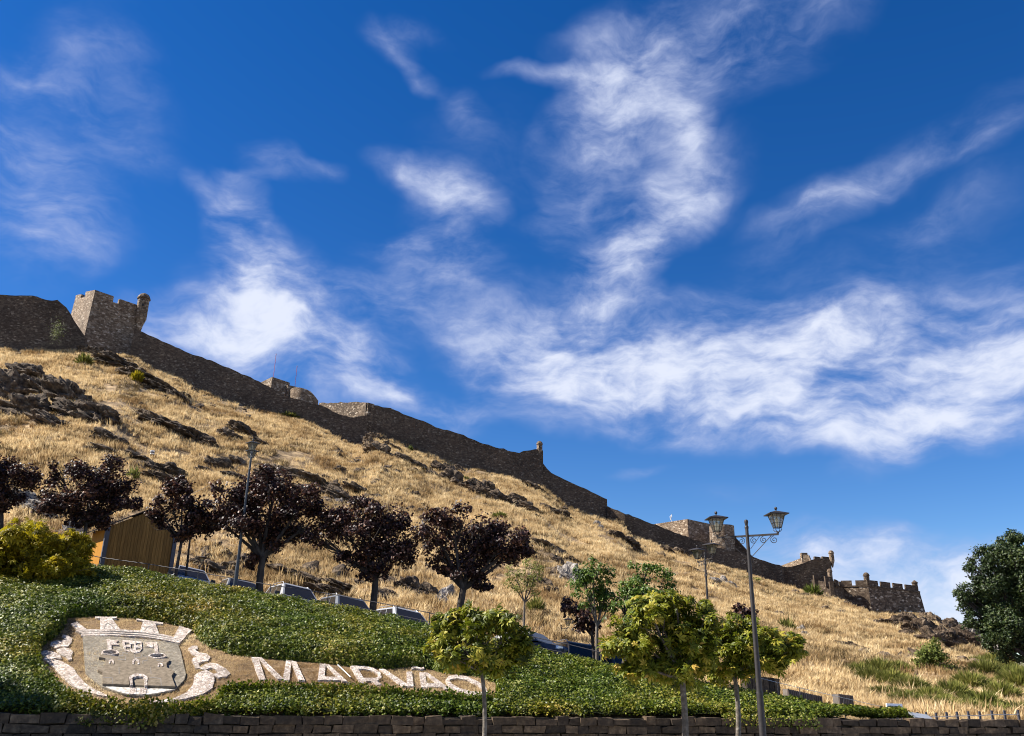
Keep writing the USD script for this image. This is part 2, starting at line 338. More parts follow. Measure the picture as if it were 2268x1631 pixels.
mat("dry_blade", [(.18, (.165, .105, .047)), (.34, (.35, .25, .125)), (.50, (.56, .435, .25)), (.66, (.70, .58, .365)), (.84, (.82, .72, .50))], .55, .85, detail=7.0, island=.18, transl=.38, spec=.10, scale2=.16, ramp2=[(.33, (.50, .41, .32)), (.44, (.88, .82, .74)), (.56, (1.06, 1.03, .98))])
mat("scrub_blade", [(.2, (.055, .036, .017)), (.5, (.13, .085, .042)), (.8, (.26, .20, .09))], .6, .85, detail=6.0, island=.25, transl=.25, spec=.1)
mat("green_blade", [(.2, (.09, .10, .025)), (.5, (.16, .17, .05)), (.8, (.27, .26, .09))], .8, .8, island=.25, transl=.25)
mat("ivy_leaf", [(.12, (.012, .022, .002)), (.34, (.036, .056, .003)), (.52, (.072, .098, .005)), (.68, (.12, .145, .009)), (.84, (.20, .20, .028)), (1.0, (.36, .32, .11))], .9, .45, detail=5.0, island=.42, transl=.28, spec=.24, scale2=.30, ramp2=[(.32, (.58, .76, .6)), (.48, (.98, 1.0, .9)), (.60, (1.22, 1.05, .85)), (.70, (1.4, 1.0, .8))])
mat("ivy_mat", [(.3, (.014, .020, .004)), (.7, (.040, .042, .010))], 6, .95)
mat("purple_leaf", [(.12, (.009, .0045, .0045)), (.45, (.027, .0125, .0120)), (.75, (.068, .031, .026)), (.97, (.20, .09, .045))], .9, .48, island=.38, transl=.22, spec=.28)
mat("chestnut_leaf", [(.10, (.034, .047, .003)), (.4, (.098, .12, .006)), (.65, (.18, .185, .011)), (.85, (.31, .275, .032)), (.99, (.42, .27, .05))], .8, .50, island=.40, transl=.36, spec=.26)
mat("yellow_leaf", [(.10, (.08, .07, .004)), (.4, (.17, .145, .006)), (.65, (.29, .235, .010)), (.9, (.42, .32, .02))], .8, .55, island=.36, transl=.40, spec=.2)
mat("linden_leaf", [(.12, (.020, .044, .004)), (.45, (.044, .088, .008)), (.75, (.09, .15, .018)), (.97, (.20, .23, .05))], .9, .45, island=.36, transl=.32, spec=.3)
mat("olive_leaf", [(.12, (.09, .105, .022)), (.5, (.16, .175, .04)), (.9, (.28, .28, .085))], .9, .6, island=.3, transl=.35, spec=.2)
mat("dark_leaf", [(.12, (.008, .017, .004)), (.5, (.020, .036, .008)), (.85, (.055, .075, .018)), (.98, (.13, .14, .04))], .9, .45, island=.36, transl=.22, spec=.3)
mat("shrub_leaf", [(.12, (.035, .050, .008)), (.5, (.075, .10, .014)), (.9, (.16, .18, .035))], .9, .55, island=.34, transl=.3, spec=.2)
mat("broom_leaf", [(.12, (.065, .075, .014)), (.45, (.12, .13, .028)), (.75, (.20, .20, .05)), (.95, (.34, .28, .09))], .5, .65, island=.3, transl=.3, rnd=.2, spec=.15)
mat("bark", [(.25, (.045, .036, .030)), (.5, (.085, .070, .058)), (.75, (.16, .14, .12))], 6, .9, .8, .02, stretch=(1, 1, .35))
mat("dark_bark", [(.25, (.014, .011, .010)), (.5, (.028, .022, .019)), (.75, (.055, .045, .039))], 6, .9, .8, .02, stretch=(1, 1, .35))
mat("pale_bark", [(.25, (.045, .038, .030)), (.5, (.085, .072, .058)), (.64, (.14, .122, .10)), (.76, (.30, .28, .25))], 9, .9, .6, .02)
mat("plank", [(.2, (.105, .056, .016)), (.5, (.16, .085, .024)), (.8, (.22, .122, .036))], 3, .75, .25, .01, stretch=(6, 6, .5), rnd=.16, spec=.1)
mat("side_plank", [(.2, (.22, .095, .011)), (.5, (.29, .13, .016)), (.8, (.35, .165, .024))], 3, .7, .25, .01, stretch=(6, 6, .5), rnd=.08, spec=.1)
plain("hut_post", (.035, .037, .05), .6)
plain("hut_roof", (.014, .011, .010), .95, spec=.05)
mat("iron", [(.3, (.010, .008, .008)), (.7, (.022, .018, .018))], 14, .55, .15, .004, metallic=.0, spec=.35)
mat("blue_iron", [(.3, (.030, .036, .045)), (.7, (.055, .063, .075))], 14, .45, .15, .004, metallic=.3)
mat("brown_iron", [(.3, (.030, .021, .018)), (.7, (.055, .042, .036))], 14, .6, .2, .004, metallic=.2)
mat("rail_metal", [(.3, (.045, .042, .045)), (.7, (.085, .08, .085))], 12, .5, metallic=.4)
mat("pale_metal", [(.3, (.30, .32, .34)), (.7, (.42, .44, .46))], 12, .4, metallic=.5)
usdkit.material(stage, L + "lamp_glass", {"t": ("transparent_bsdf", {"color": (.80, .80, .74)}), "g": ("glossy_bsdf", {"color": (.9, .9, .9), "roughness": .08}), "d": ("translucent_bsdf", {"color": (.75, .73, .62)}), "f": ("fresnel", {"IOR": 1.5}), "m0": ("mix_closure", {"fac": .30}), "m": ("mix_closure", {})},
                [("t.BSDF", "m0.closure1"), ("d.BSDF", "m0.closure2"), ("f.fac", "m.fac"), ("m0.closure", "m.closure1"), ("g.BSDF", "m.closure2")], surface="m.closure")
plain("bulb", (.75, .73, .65), .4)
plain("car_glass", (.016, .015, .015), .18, spec=.12)
plain("car_trim", (.02, .02, .022), .5)
plain("car_tyre", (.02, .02, .02), .85)
plain("car_rim", (.45, .45, .47), .3, .9)
plain("car_lamp", (.62, .64, .68), .12, .1)
for _k, _c in (("silver", (.20, .21, .235)), ("grey", (.09, .098, .115)), ("blue", (.030, .036, .055)), ("black", (.016, .016, .019)), ("white", (.62, .63, .66)), ("steel", (.055, .066, .09))):
    plain("paint_" + _k, _c, .6, .0 if _k in ("silver", "grey", "steel") else 0.0, .35, .25)
mat("timber_panel", [(.2, (.06, .042, .033)), (.5, (.105, .075, .058)), (.8, (.16, .12, .095))], 4, .8, .4, .01, stretch=(4, 4, .6), rnd=.12)
mat("concrete", [(.3, (.08, .065, .055)), (.7, (.13, .11, .095))], 5, .85, .3, .01)
plain("sign_face", (.10, .115, .13), .3)
plain("black_paint", (.02, .02, .02), .5)
plain("white_paint", (.78, .78, .76), .5)
plain("red_paint", (.45, .08, .06), .5)
plain("cable", (.10, .10, .11), .6)

# ---------------------------------------------------------------- the lie of the land
def plane_hit(x, y, z):
    d = ray(x, y)
    return EYE + d * ((z - EYE[2]) / d[2])


WALLTOP = .72
_a, _b = plane_hit(60, 1581, WALLTOP), plane_hit(1495, 1589.5, WALLTOP)
WDIR = (_b - _a)[:2] / np.linalg.norm((_b - _a)[:2])
WNORM = np.array([-WDIR[1], WDIR[0]])      # away from the camera, up the bank
WP0 = _a[:2]


def wall_y(u):
    """The front wall's y on the bearing x = u y."""
    # WP0 + s WDIR = (u y, y)
    u = np.asarray(u, float)
    return (WP0[1] * WDIR[0] - WP0[0] * WDIR[1]) / (WDIR[0] - u * WDIR[1])


_top = np.array([(-300, 1215), (0, 1228), (200, 1250), (300, 1264), (400, 1284), (520, 1302), (660, 1328), (800, 1353), (950, 1388), (1100, 1420), (1250, 1452), (1400, 1484), (1550, 1512), (1700, 1533), (1850, 1560), (2010, 1589), (2120, 1600), (2600, 1609)], float)
_tu, _tz, _ty = [], [], []
for _px, _py in _top:
    d = ray(_px, _py); u = d[0] / d[1]
    Y = np.interp(u, [-.8, -.55, -.2, 0, .2, .33, .46, .6, 1.2], [38.5, 37.5, 36, 34.5, 33, 32, 0, 0, 0])
    wy = float(wall_y(u))
    if u > .33:
        Y = np.interp(u, [.33, .47, 2], [32.0, wy + 2.0, wy + 2.0])
    p = at(_px, _py, Y)
    _tu.append(u); _ty.append(Y); _tz.append(max(p[2], .82))
IVY = .42
top_y = lambda u: np.interp(u, _tu, _ty)
top_z = lambda u: np.interp(u, _tu, _tz)          # top of the ivy
soil_top = lambda u: np.maximum(top_z(u) - IVY, .62)
road_z = lambda u: soil_top(u) - .22
base_y = lambda u: top_y(u) + np.interp(u, [-.2, .1, .45, 1.0], [11.0, 10.0, 5.0, 5.0])


def bank(u, t):
    """Bare soil of the bank on bearing u, t from the wall (0) to the upper edge (1)."""
    wy = wall_y(u) + .30
    y = wy + (top_y(u) - wy) * t
    z = .64 + (soil_top(u) - .64) * t + .25 * np.sin(np.pi * np.clip(t, 0, 1)) * np.clip((soil_top(u) - .64) / 3, 0, 1)
    return np.stack([u * y, y, z], -1)


def bank_hit(x, y, lift=0.0):
    d = ray(x, y); u = d[0] / d[1]; m = d[2] / d[1]
    t = np.linspace(-.05, 1.1, 600)
    p = bank(np.full_like(t, u), t)
    g = EYE[2] + m * p[:, 1] - (p[:, 2] + lift)
    i = np.nonzero((g[:-1] < 0) != (g[1:] < 0))[0]
    i = i[0] if len(i) else int(np.argmin(abs(g[:-1])))
    k = g[i] / (g[i] - g[i + 1]) if g[i] != g[i + 1] else 0
    return p[i] * (1 - k) + p[i + 1] * k + [0, 0, lift]


# foot of the castle walls: picture places with the distance of each
_foot = [(-500, 745, 112), (-200, 760, 114), (34, 775, 117), (180, 775, 121), (230, 785, 123), (285, 789, 125), (317, 809, 125.5), (342, 824, 126), (387, 838, 127), (425, 860, 128), (500, 890, 129), (567, 909, 130), (611, 924, 130.5), (673, 937, 131.5), (723, 961, 132), (786, 989, 133),
         (806, 985, 135), (836, 961, 139), (923, 996, 141), (973, 1017, 142), (1011, 1036, 143), (1072, 1043, 144), (1147, 1066, 146), (1199, 1083, 147), (1247, 1117, 147), (1309, 1140, 148.5), (1372, 1158, 150), (1397, 1189, 149), (1472, 1212, 151), (1547, 1235, 152.5), (1666, 1278, 154), (1734, 1302, 155), (1781, 1313, 155), (1826, 1323, 154), (1897, 1346, 151), (1931, 1360, 149.5),
         (1990, 1362, 152), (2061, 1362, 155), (2091, 1388, 153), (2139, 1402, 150), (2177, 1430, 146), (2231, 1460, 140), (2320, 1500, 130), (2500, 1545, 110), (2900, 1580, 90)]
_hu, _hy, _hz = [], [], []
for _px, _py, _Y in _foot:
    p = at(_px, _py, _Y)
    _hu.append(p[0] / p[1]); _hy.append(p[1]); _hz.append(p[2])
hill_y = lambda u: np.interp(u, _hu, _hy)
hill_z = lambda u: np.interp(u, _hu, _hz)


def rough_ground(x, y):
    p = np.stack([x, y, np.zeros_like(x)], -1)
    return 1.5 * (meshkit.fbm(p / 11.0, 3, 3) - .5) + .8 * (meshkit.fbm(p / 3.4, 3, 9) - .5)


def hill(u, v, rough=True):
    """Hillside on bearing u; v 0 at the back of the upper road, 1 at the foot of the castle walls."""
    u, v = np.asarray(u, float), np.asarray(v, float)
    yb, yt, zb, zt = base_y(u), hill_y(u), road_z(u) + .02, hill_z(u)
    y = yb + (yt - yb) * v
    z = zb + (zt - zb) * v
    if rough:
        z = z + rough_ground(u * y, y) * np.clip(v / .06, 0, 1) * np.clip((1.02 - v) / .06, 0, 1)
    return np.stack([u * y, y, z], -1)


def hill_hit(x, y):
    d = ray(x, y); u = d[0] / d[1]; m = d[2] / d[1]
    yb, yt, zb, zt = float(base_y(u)), float(hill_y(u)), float(road_z(u) + .02), float(hill_z(u))
    D, Gz = yt - yb, zt - zb
    v = (EYE[2] + m * yb - zb) / (Gz - m * D)
    v = float(np.clip(v, 0.01, 1.1))
    return hill(u, v)


# base land out to the horizon, near pavement, bank soil, upper road, hill
_g = np.linspace(0, 2 * np.pi, 49)[:-1]
_rv = np.vstack([[[0, 0, -.03]], np.stack([4000 * np.cos(_g), 4000 * np.sin(_g), np.full(48, -.03)], 1)])
solo("ground", "dry land running out to the horizon", None, (_rv, np.array([[0, i + 1, (i + 1) % 48 + 1] for i in range(48)])), "land", kind="structure")
_s = np.linspace(-45, 60, 60)
_front = WP0 + _s[:, None] * WDIR - .25 * WNORM
_pv = np.vstack([np.column_stack([_front - 30 * WNORM, np.zeros(60)]), np.column_stack([_front, np.zeros(60)])])
solo("pavement", "paved ground in front of the low stone wall", None, (_pv, quads(2, 60)), "pavement", kind="structure")

BU = np.concatenate([np.linspace(-1.0, -.66, 25), np.linspace(-.65, .62, 360), np.linspace(.63, 1.2, 40)])
BT = np.linspace(0, 1, 110)
_uu, _tt = np.meshgrid(BU, BT, indexing="ij")
BANKP = bank(_uu, _tt)
BANKP[..., 2] += .05 * (meshkit.fbm(BANKP * 2.2, 3, 4) - .5)

_rt = np.linspace(0, 1, 8)
_ru, _rr = np.meshgrid(BU, _rt, indexing="ij")
_ry = top_y(_ru) + (base_y(_ru) + .6 - top_y(_ru)) * _rr
_rp = np.stack([_ru * _ry, _ry, np.where(_rr == 0, soil_top(_ru) - .01, road_z(_ru))], -1)
solo("upper_road", "sloping parking road behind the ivy bank", None, (_rp.reshape(-1, 3), quads(len(BU), 8)), "road_asphalt", kind="structure")

_hv = np.concatenate([np.linspace(0, 1, 230), np.linspace(1.03, 1.5, 14)])
_hU = np.linspace(-1.15, 1.5, 520)
_uu2, _vv2 = np.meshgrid(_hU, _hv, indexing="ij")
HP = hill(_uu2, np.minimum(_vv2, 1.0))
_over = np.clip(_vv2 - 1, 0, 1)
_yy = hill_y(_uu2) + _over * 120
HP[..., 1] = np.where(_over > 0, _yy, HP[..., 1]); HP[..., 0] = np.where(_over > 0, _uu2 * _yy, HP[..., 0])
HP[..., 2] = np.where(_over > 0, np.maximum(HP[..., 2] + 12 * _over * (.25 - _over) * 4 - 60 * np.clip(_over - .3, 0, 1), -1), HP[..., 2])
solo("hillside", "steep dry grass hillside below the castle walls", None, (HP.reshape(-1, 3), quads(len(_hU), len(_hv))), "hill_earth", smooth=True, kind="structure")

# ---------------------------------------------------------------- bank: bare bed with crest and letters, ivy round it
Z3 = lambda pts: [(x * .25, 1223.1 + y * .25) for x, y in pts]
Z5 = lambda pts: [(498.3 + x * .25, 1223.1 + y * .25) for x, y in pts]
_bed_up = Z3([(330, 930), (400, 830), (480, 770), (540, 720), (600, 590), (850, 575), (1100, 590), (1300, 612), (1500, 640), (1700, 690), (1750, 780), (1850, 850), (2060, 915), (2268, 935)]) + Z5([(230, 935), (540, 962), (870, 992), (1100, 1017), (1400, 1042), (1640, 1030), (1760, 1035), (1950, 1080), (2150, 1100), (2268, 1120), (2400, 1180)])
_bed_low = [(a, b + 3) for a, b in Z5([(2400, 1255), (2268, 1245), (2050, 1238), (1700, 1213), (1400, 1190), (1100, 1160), (700, 1152), (300, 1142), (0, 1160)]) + Z3([(2100, 1140), (1950, 1180), (1890, 1260), (1700, 1310), (1400, 1358), (1200, 1345), (1000, 1310), (850, 1280), (650, 1210), (500, 1090), (420, 1000)])]
BED = sg.Polygon([tuple(bank_hit(*p)[:2]) for p in _bed_up] + [tuple(bank_hit(*p, lift=IVY * .95)[:2]) for p in _bed_low]).buffer(0)


UEND = float(ray(2022, 1590)[0] / ray(2022, 1590)[1])


def canopy(P):
    """Height of the ivy above the soil at bank points P (..., 3)."""
    d = shapely.distance(shapely.points(P[..., 0], P[..., 1]), BED)
    k = np.clip((d - .03) / .28, 0, 1) * np.clip((UEND - P[..., 0] / P[..., 1]) / .012, 0, 1)
    low = np.clip((P[..., 1] - wall_y(P[..., 0] / P[..., 1]) - 2.0) / 3.0, 0, 1)
    return IVY * (.72 + .28 * low) * np.sqrt(k) * (.62 + .85 * meshkit.fbm(P * 1.1, 3, 21))


_th = canopy(BANKP)
solo("bank_soil", "dry grassy earth of the bank, bare round the crest and the letters", None, (BANKP.reshape(-1, 3), quads(len(BU), len(BT))), "dry_bed", kind="structure")
IVYB = thing("ivy_bank", "thick green ivy covering the bank between the low stone wall and the parking road", "ivy", (0, 28, 2))
tag(IVYB, kind="stuff")
_mv = BANKP + np.stack([np.zeros_like(_th), np.zeros_like(_th), _th - .16], -1)
_mq = quads(len(BU), len(BT)); _keep = (_th.reshape(-1)[_mq] > .12).all(1)
_used, _inv = np.unique(_mq[_keep], return_inverse=True)
part(IVYB, "stems", (_mv.reshape(-1, 3)[_used], _inv.reshape(-1, 4)), "ivy_mat", smooth=True)


# leaf shapes: (vertices, faces) about one unit long, growing along +y from the origin, facing +z
def _fan(outline, fold=.0, droop=.0):
    o = np.array(outline, float)
    z = -fold * np.abs(o[:, 0]) - droop * o[:, 1] ** 2
    v = np.column_stack([o, z])
    c = np.array([[0, .38, .0 - droop * .14]])
    n = len(v)
    return np.vstack([v, c]), np.array([[n, i, (i + 1) % n] for i in range(n)])


LEAF_IVY = _fan([(0, 0), (.34, .10), (.42, .46), (.16, .55), (0, 1.0), (-.16, .55), (-.42, .46), (-.34, .10)], .25, .12)
LEAF_MAPLE = _fan([(0, 0), (.30, .02), (.22, .22), (.58, .36), (.32, .52), (.36, .80), (.10, .70), (0, 1.0), (-.10, .70), (-.36, .80), (-.32, .52), (-.58, .36), (-.22, .22), (-.30, .02)], .22, .15)
_ov = (np.array([(0, 0, 0), (.27, .42, -.06), (0, .46, .02), (-.27, .42, -.06), (0, 1.0, -.16)]), np.array([[0, 1, 2], [0, 2, 3], [1, 4, 2], [2, 4, 3]]))
LEAF_OVAL = _ov


def _palmate():
    m = MB()
    for a, s in ((-95, .66), (-45, .92), (0, 1.0), (45, .92), (95, .66)):
        v = np.array([(0, 0, 0), (.19, .60, -.10), (0, .5, -.02), (-.19, .60, -.10), (0, 1.0, -.34)]) * s
        c, sn = math.cos(math.radians(a)), math.sin(math.radians(a))
        m.add(np.column_stack([v[:, 0] * c + v[:, 1] * sn, -v[:, 0] * sn + v[:, 1] * c, v[:, 2]]), _ov[1])
    return m.get()


LEAF_PALM = _palmate()


def leaves(C, N, size, shape, rng):
    """Leaf of the given shape at each of the points C, facing N, turned at random."""
    C = np.asarray(C); N = unit(N); n = len(C)
    t = unit(np.cross(N, unit(rng.normal(size=(n, 3))))); b = np.cross(N, t)
    v, f = arr(shape)
    s = np.broadcast_to(size, (n,))[:, None, None]
    V = C[:, None] + s * (v[None, :, :1] * t[:, None] + v[None, :, 1:2] * b[:, None] + v[None, :, 2:] * N[:, None])
    F = f[None] + (np.arange(n) * len(v))[:, None, None]
    return V.reshape(-1, 3), F.reshape(-1, 3)


def instancer(path, protos, pos, idx, quat, scale, leaf=0):
    """protos: [(mesh, material)] kept below the instancer itself; quat rows (w, x, y, z)."""
    pi = UsdGeom.PointInstancer.Define(stage, path)
    rel = pi.CreatePrototypesRel()
    for k, (m, mt) in enumerate(protos):
        pp = f"{path}/shape_{k:03d}"
        q = usdkit.mesh(stage, pp, arr(m), L + mt)
        if leaf:
            leaf_values(q, leaf, len(arr(m)[0]))
        rel.AddTarget(pp)
    pi.CreateProtoIndicesAttr(Vt.IntArray.FromNumpy(np.asarray(idx, np.int32)))
    pi.CreatePositionsAttr(Vt.Vec3fArray.FromNumpy(np.asarray(pos, np.float32)))
    pi.CreateOrientationsAttr(Vt.QuathArray([Gf.Quath(float(a), float(b), float(c), float(d)) for a, b, c, d in quat]))
    pi.CreateScalesAttr(Vt.Vec3fArray.FromNumpy(np.repeat(np.asarray(scale, np.float32)[:, None], 3, 1)))
    return path


def align(N, rng):
    """Quaternions that turn +z to N after a random spin about z."""
    N = unit(N); n = len(N)
    w = 1 + N[:, 2]; q = unit(np.stack([w, -N[:, 1], N[:, 0], np.zeros(n)], 1))
    a = rng.uniform(0, 2 * np.pi, n) / 2; c, s = np.cos(a), np.sin(a)
    return np.stack([q[:, 0] * c, q[:, 1] * c + q[:, 2] * s, q[:, 2] * c - q[:, 1] * s, q[:, 0] * s], 1)


def ivy_patch(seed):
    r = np.random.default_rng(seed); n = 64
    a, d = r.uniform(0, 2 * np.pi, n), .24 * np.sqrt(r.uniform(0, 1, n))
    C = np.stack([d * np.cos(a), d * np.sin(a), r.uniform(-.16, .10, n)], 1)
    N = np.stack([r.normal(0, .55, n), r.normal(0, .55, n), np.full(n, 1.0)], 1)
    return leaves(C, N, r.uniform(.045, .090, n), LEAF_IVY, r)


_r = np.random.default_rng(11)
_U, _T, _W = [], [], []
_n = 18500
_u = _r.uniform(-.98, .62, _n * 2); _t = _r.uniform(-.01, 1.0, _n * 2)
_wgt = (top_y(_u) - wall_y(_u)) * (wall_y(_u) + (top_y(_u) - wall_y(_u)) * _t); _wgt = _wgt / _wgt.max()
_k = _r.uniform(0, 1, len(_u)) < _wgt * 1.05
_u, _t = _u[_k], _t[_k]
_P = bank(_u, _t); _h = canopy(_P)
_k = (_h > .06) & (shapely.distance(shapely.points(_P[:, 0], _P[:, 1]), BED) > .24)
_P, _h, _u, _t = _P[_k], _h[_k], _u[_k], _t[_k]
_e = .06
_hx = canopy(_P + [_e, 0, 0]); _hy2 = canopy(_P + [0, _e, 0])
_nb = unit(np.cross(bank(_u + .004, _t) - bank(_u, _t), bank(_u, np.minimum(_t + .02, 1)) - bank(_u, np.minimum(_t + .02, 1) - .02)))
_nb = np.where(_nb[:, 2:] < 0, -_nb, _nb)
_N = unit(_nb + np.stack([-(_hx - _h) / _e, -(_hy2 - _h) / _e, np.zeros(len(_h))], 1) * .8)
# a drape of ivy over the top of the front wall and thick sides where the ivy ends round the bed
_ring = np.array([BED.exterior.interpolate(x).coords[0] for x in np.arange(0, BED.exterior.length, .11)])
_rn = np.array([BED.buffer(.2).exterior.interpolate(BED.buffer(.2).exterior.project(sg.Point(p))).coords[0] for p in _ring]) - _ring
_ru_ = _ring[:, 0] / _ring[:, 1]
_rtt = np.clip((_ring[:, 1] - wall_y(_ru_) - .3) / (top_y(_ru_) - wall_y(_ru_) - .3), 0, 1)
_rz = bank(_ru_, _rtt)[:, 2]
_ex = [np.column_stack([_ring + unit(_rn) * .12, _rz + z]) for z in (.10, .22)]
_en = np.column_stack([-unit(_rn), np.full(len(_ring), .25)])
# strands that hang over the front wall here and there
_hs = np.arange(-19, 24, .16)
_hk = meshkit.fbm(np.stack([_hs * .55, _hs * 0, _hs * 0 + 3.3], 1), 3, 41)
_hs = _hs[_hk > .56]
_hp = WP0 + _hs[:, None] * WDIR + .06 * WNORM
_hang = np.column_stack([_hp, np.full(len(_hs), .70)]); _hang2 = np.column_stack([_hp - .27 * WNORM, np.full(len(_hs), .66)])[::2]
_hn = np.tile([-WNORM[0] * .6, -WNORM[1] * .6, 1.0], (len(_hang), 1)); _hn2 = np.tile([-WNORM[0], -WNORM[1], .5], (len(_hang2), 1))
_pos = np.vstack([_P + np.stack([0 * _h, 0 * _h, _h - .02], 1)] + _ex + [_hang, _hang2])
_nor = np.vstack([_N] + [_en] * 2 + [_hn, _hn2])
IVYPROTO = [(ivy_patch(100 + k), "ivy_leaf") for k in range(6)]
instancer(IVYB + "/leaves", IVYPROTO, _pos - ORIGIN[IVYB], _r.integers(0, 6, len(_pos)), align(_nor + _r.normal(0, .12, _nor.shape), _r), _r.uniform(.8, 1.25, len(_pos)), 9)


def stubble(seed):
    r = np.random.default_rng(seed); m = MB()
    for _ in range(34):
        a, d = r.uniform(0, 6.28), .22 * math.sqrt(r.uniform())
        p = np.array([d * math.cos(a), d * math.sin(a), 0]); q = p + [r.normal(0, .03), r.normal(0, .03), r.uniform(.02, .07)]
        w = np.array([math.cos(a * 3), math.sin(a * 3), 0]) * .006
        m.add([p - w, p + w, q], [[0, 1, 2]])
    return m.get()


_bx0, _by0, _bx1, _by1 = BED.bounds
_q = np.column_stack([_r.uniform(_bx0, _bx1, 5200), _r.uniform(_by0, _by1, 5200)])
_q = _q[shapely.contains_xy(BED, _q[:, 0], _q[:, 1])]
_qu = _q[:, 0] / _q[:, 1]; _qt = np.clip((_q[:, 1] - wall_y(_qu) - .3) / (top_y(_qu) - wall_y(_qu) - .3), 0, 1)
_qp = bank(_qu, _qt)
instancer("/World/dry_stubble", [(stubble(k), "dry_blade") for k in range(3)], _qp, _r.integers(0, 3, len(_qp)), align(np.tile([0, -.2, 1.0], (len(_qp), 1)), _r), _r.uniform(.6, 1.2, len(_qp)), 3)
tag("/World/dry_stubble", "short dry stubble on the bare bed round the crest and letters", "stubble", None, "stuff")

# stones laid on the bed ---------------------------------------------------------------------------
stone_mat("white_cobble", [(0, (.33, .27, .235)), (.4, (.48, .425, .385)), (1, (.64, .59, .555))], .075, (.17, .135, .115), [(.3, (.75, .7, .68)), (.55, (1.05, 1.04, 1.03))], squash=1.0, mwidth=.09, bump=.9, big=1.4)
stone_mat("grey_cobble", [(0, (.14, .122, .098)), (.5, (.20, .178, .145)), (1, (.275, .25, .205))], .06, (.12, .11, .09), [(.3, (.75, .72, .7)), (.6, (1.1, 1.08, 1.05))], squash=1.0, mwidth=.06, bump=.6, big=.9)


def relief(poly, h, base=-.10):
    """Slab whose outline was measured in the picture, standing on the sloping bed, h metres thick."""
    out = MB()
    if isinstance(poly, list):
        poly = sg.Polygon(poly)
    poly = poly.buffer(0)
    for g in getattr(poly, "geoms", [poly]):
        if g.is_empty or g.area < .3:
            continue
        g = shapely.segmentize(g.simplify(.12), 12)
        m = trimesh.creation.extrude_polygon(g, 1.0, engine="earcut")
        v = np.array(m.vertices)
        xy, inv = np.unique(np.round(v[:, :2], 4), axis=0, return_inverse=True)
        hit = np.array([bank_hit(*q) for q in xy])[inv.reshape(-1)]
        n = unit(np.array([.05, -.28, 1.0]))
        out.add(hit + n * np.where(v[:, 2:] > .5, h, base), m.faces)
    return out


def line(pts, w):
    return sg.LineString(pts).buffer(w / 2, cap_style="flat", join_style="round")


def ring(c, rx, ry, w):
    a = np.linspace(0, 2 * np.pi, 40)
    o = sg.Polygon([(c[0] + rx * math.cos(t), c[1] + ry * math.sin(t)) for t in a])
    i = sg.Polygon([(c[0] + (rx - w) * math.cos(t), c[1] + (ry - w * .5) * math.sin(t)) for t in a])
    return o.difference(i)


def z3p(pts):
    return sg.Polygon(Z3(pts)).buffer(0)


def z3l(pts, w):
    return line(Z3(pts), w * .25)


_c0 = bank_hit(290, 1465)
CREST = thing("stone_crest", "coat of arms laid out in white and grey stones, crown on top", "coat of arms", _c0)
_sh = z3p([(730, 760), (1000, 765), (1300, 790), (1570, 825), (1600, 900), (1645, 1100), (1630, 1150), (1550, 1230), (1400, 1275), (1250, 1295), (1100, 1280), (1000, 1250), (900, 1210), (800, 1130), (755, 1080), (745, 950)])
part(CREST, "shield", relief(_sh, .06), "grey_cobble")
part(CREST, "shield_foot", relief(z3p([(935, 1214), (1548, 1238), (1500, 1248), (1400, 1270), (1250, 1289), (1100, 1274), (1000, 1246)]), .072, .03), "mottled_stone")
_gate = z3p([(1140, 1222), (1135, 1150), (1165, 1130), (1220, 1122), (1275, 1130), (1308, 1155), (1305, 1226)])
_castle = z3p([(905, 1206), (905, 1105), (862, 1085), (866, 1050), (905, 1062), (935, 1040), (930, 978), (875, 968), (882, 942), (930, 950), (990, 955), (1050, 965), (1050, 940), (1090, 905), (1130, 935), (1150, 912), (1185, 940), (1250, 925), (1265, 958), (1310, 965), (1370, 980), (1420, 985), (1495, 980), (1492, 1005), (1470, 1020), (1475, 1060), (1542, 1095), (1515, 1135), (1550, 1230)])
part(CREST, "castle", relief(_castle.difference(_gate), .13, .03), "brown_pebble")
for _g in ([(1050, 985), (1050, 955), (1085, 955), (1085, 925), (1130, 942)], [(1190, 945), (1190, 975), (1250, 972), (1250, 940)], [(1265, 962), (1300, 962), (1300, 1000), (1262, 1002), (1262, 1030)], [(930, 985), (975, 990), (975, 968)], [(1040, 990), (1110, 995), (1108, 965)], [(1385, 1000), (1440, 1008), (1440, 985)], [(905, 1150), (990, 1155), (992, 1205)], [(1320, 1150), (1420, 1160), (1425, 1225)], [(1050, 1060), (1052, 1120)], [(1330, 1060), (1335, 1120)]):
    part(CREST, "joint_line", relief(z3l(_g, 5), .134, .09), "dark_line")
part(CREST, "gate_floor", relief(_gate.buffer(-4), .085, .04), "brown_pebble")
part(CREST, "gate_arch", relief(z3l([(1160, 1224), (1158, 1180), (1150, 1155), (1180, 1137), (1222, 1131), (1265, 1137), (1295, 1157), (1287, 1190), (1290, 1227)], 24), .145, .03), "white_cobble")
part(CREST, "gate_path", relief(z3p([(1155, 1226), (1205, 1228), (1200, 1288), (1140, 1280)]).union(z3p([(1235, 1230), (1300, 1232), (1290, 1285), (1228, 1290)])), .085, .03), "white_cobble")
for _p, _w in (([(965, 1032), (966, 1006), (981, 999), (997, 1006), (999, 1032)], 13), ([(1176, 1032), (1178, 1002), (1198, 991), (1221, 1002), (1224, 1034)], 16), ([(1399, 1056), (1401, 1034), (1415, 1028), (1432, 1036), (1435, 1056)], 13)):
    part(CREST, "window_arch", relief(z3l(_p, _w), .145, .03), "white_cobble")
for _c, _a in (((972, 928), 78), ((1389, 957), 78)):
    part(CREST, "key_ring", relief(ring(Z3([_c])[0], _a * .25, 23 * .25, 3.2), .145, .03), "white_cobble")
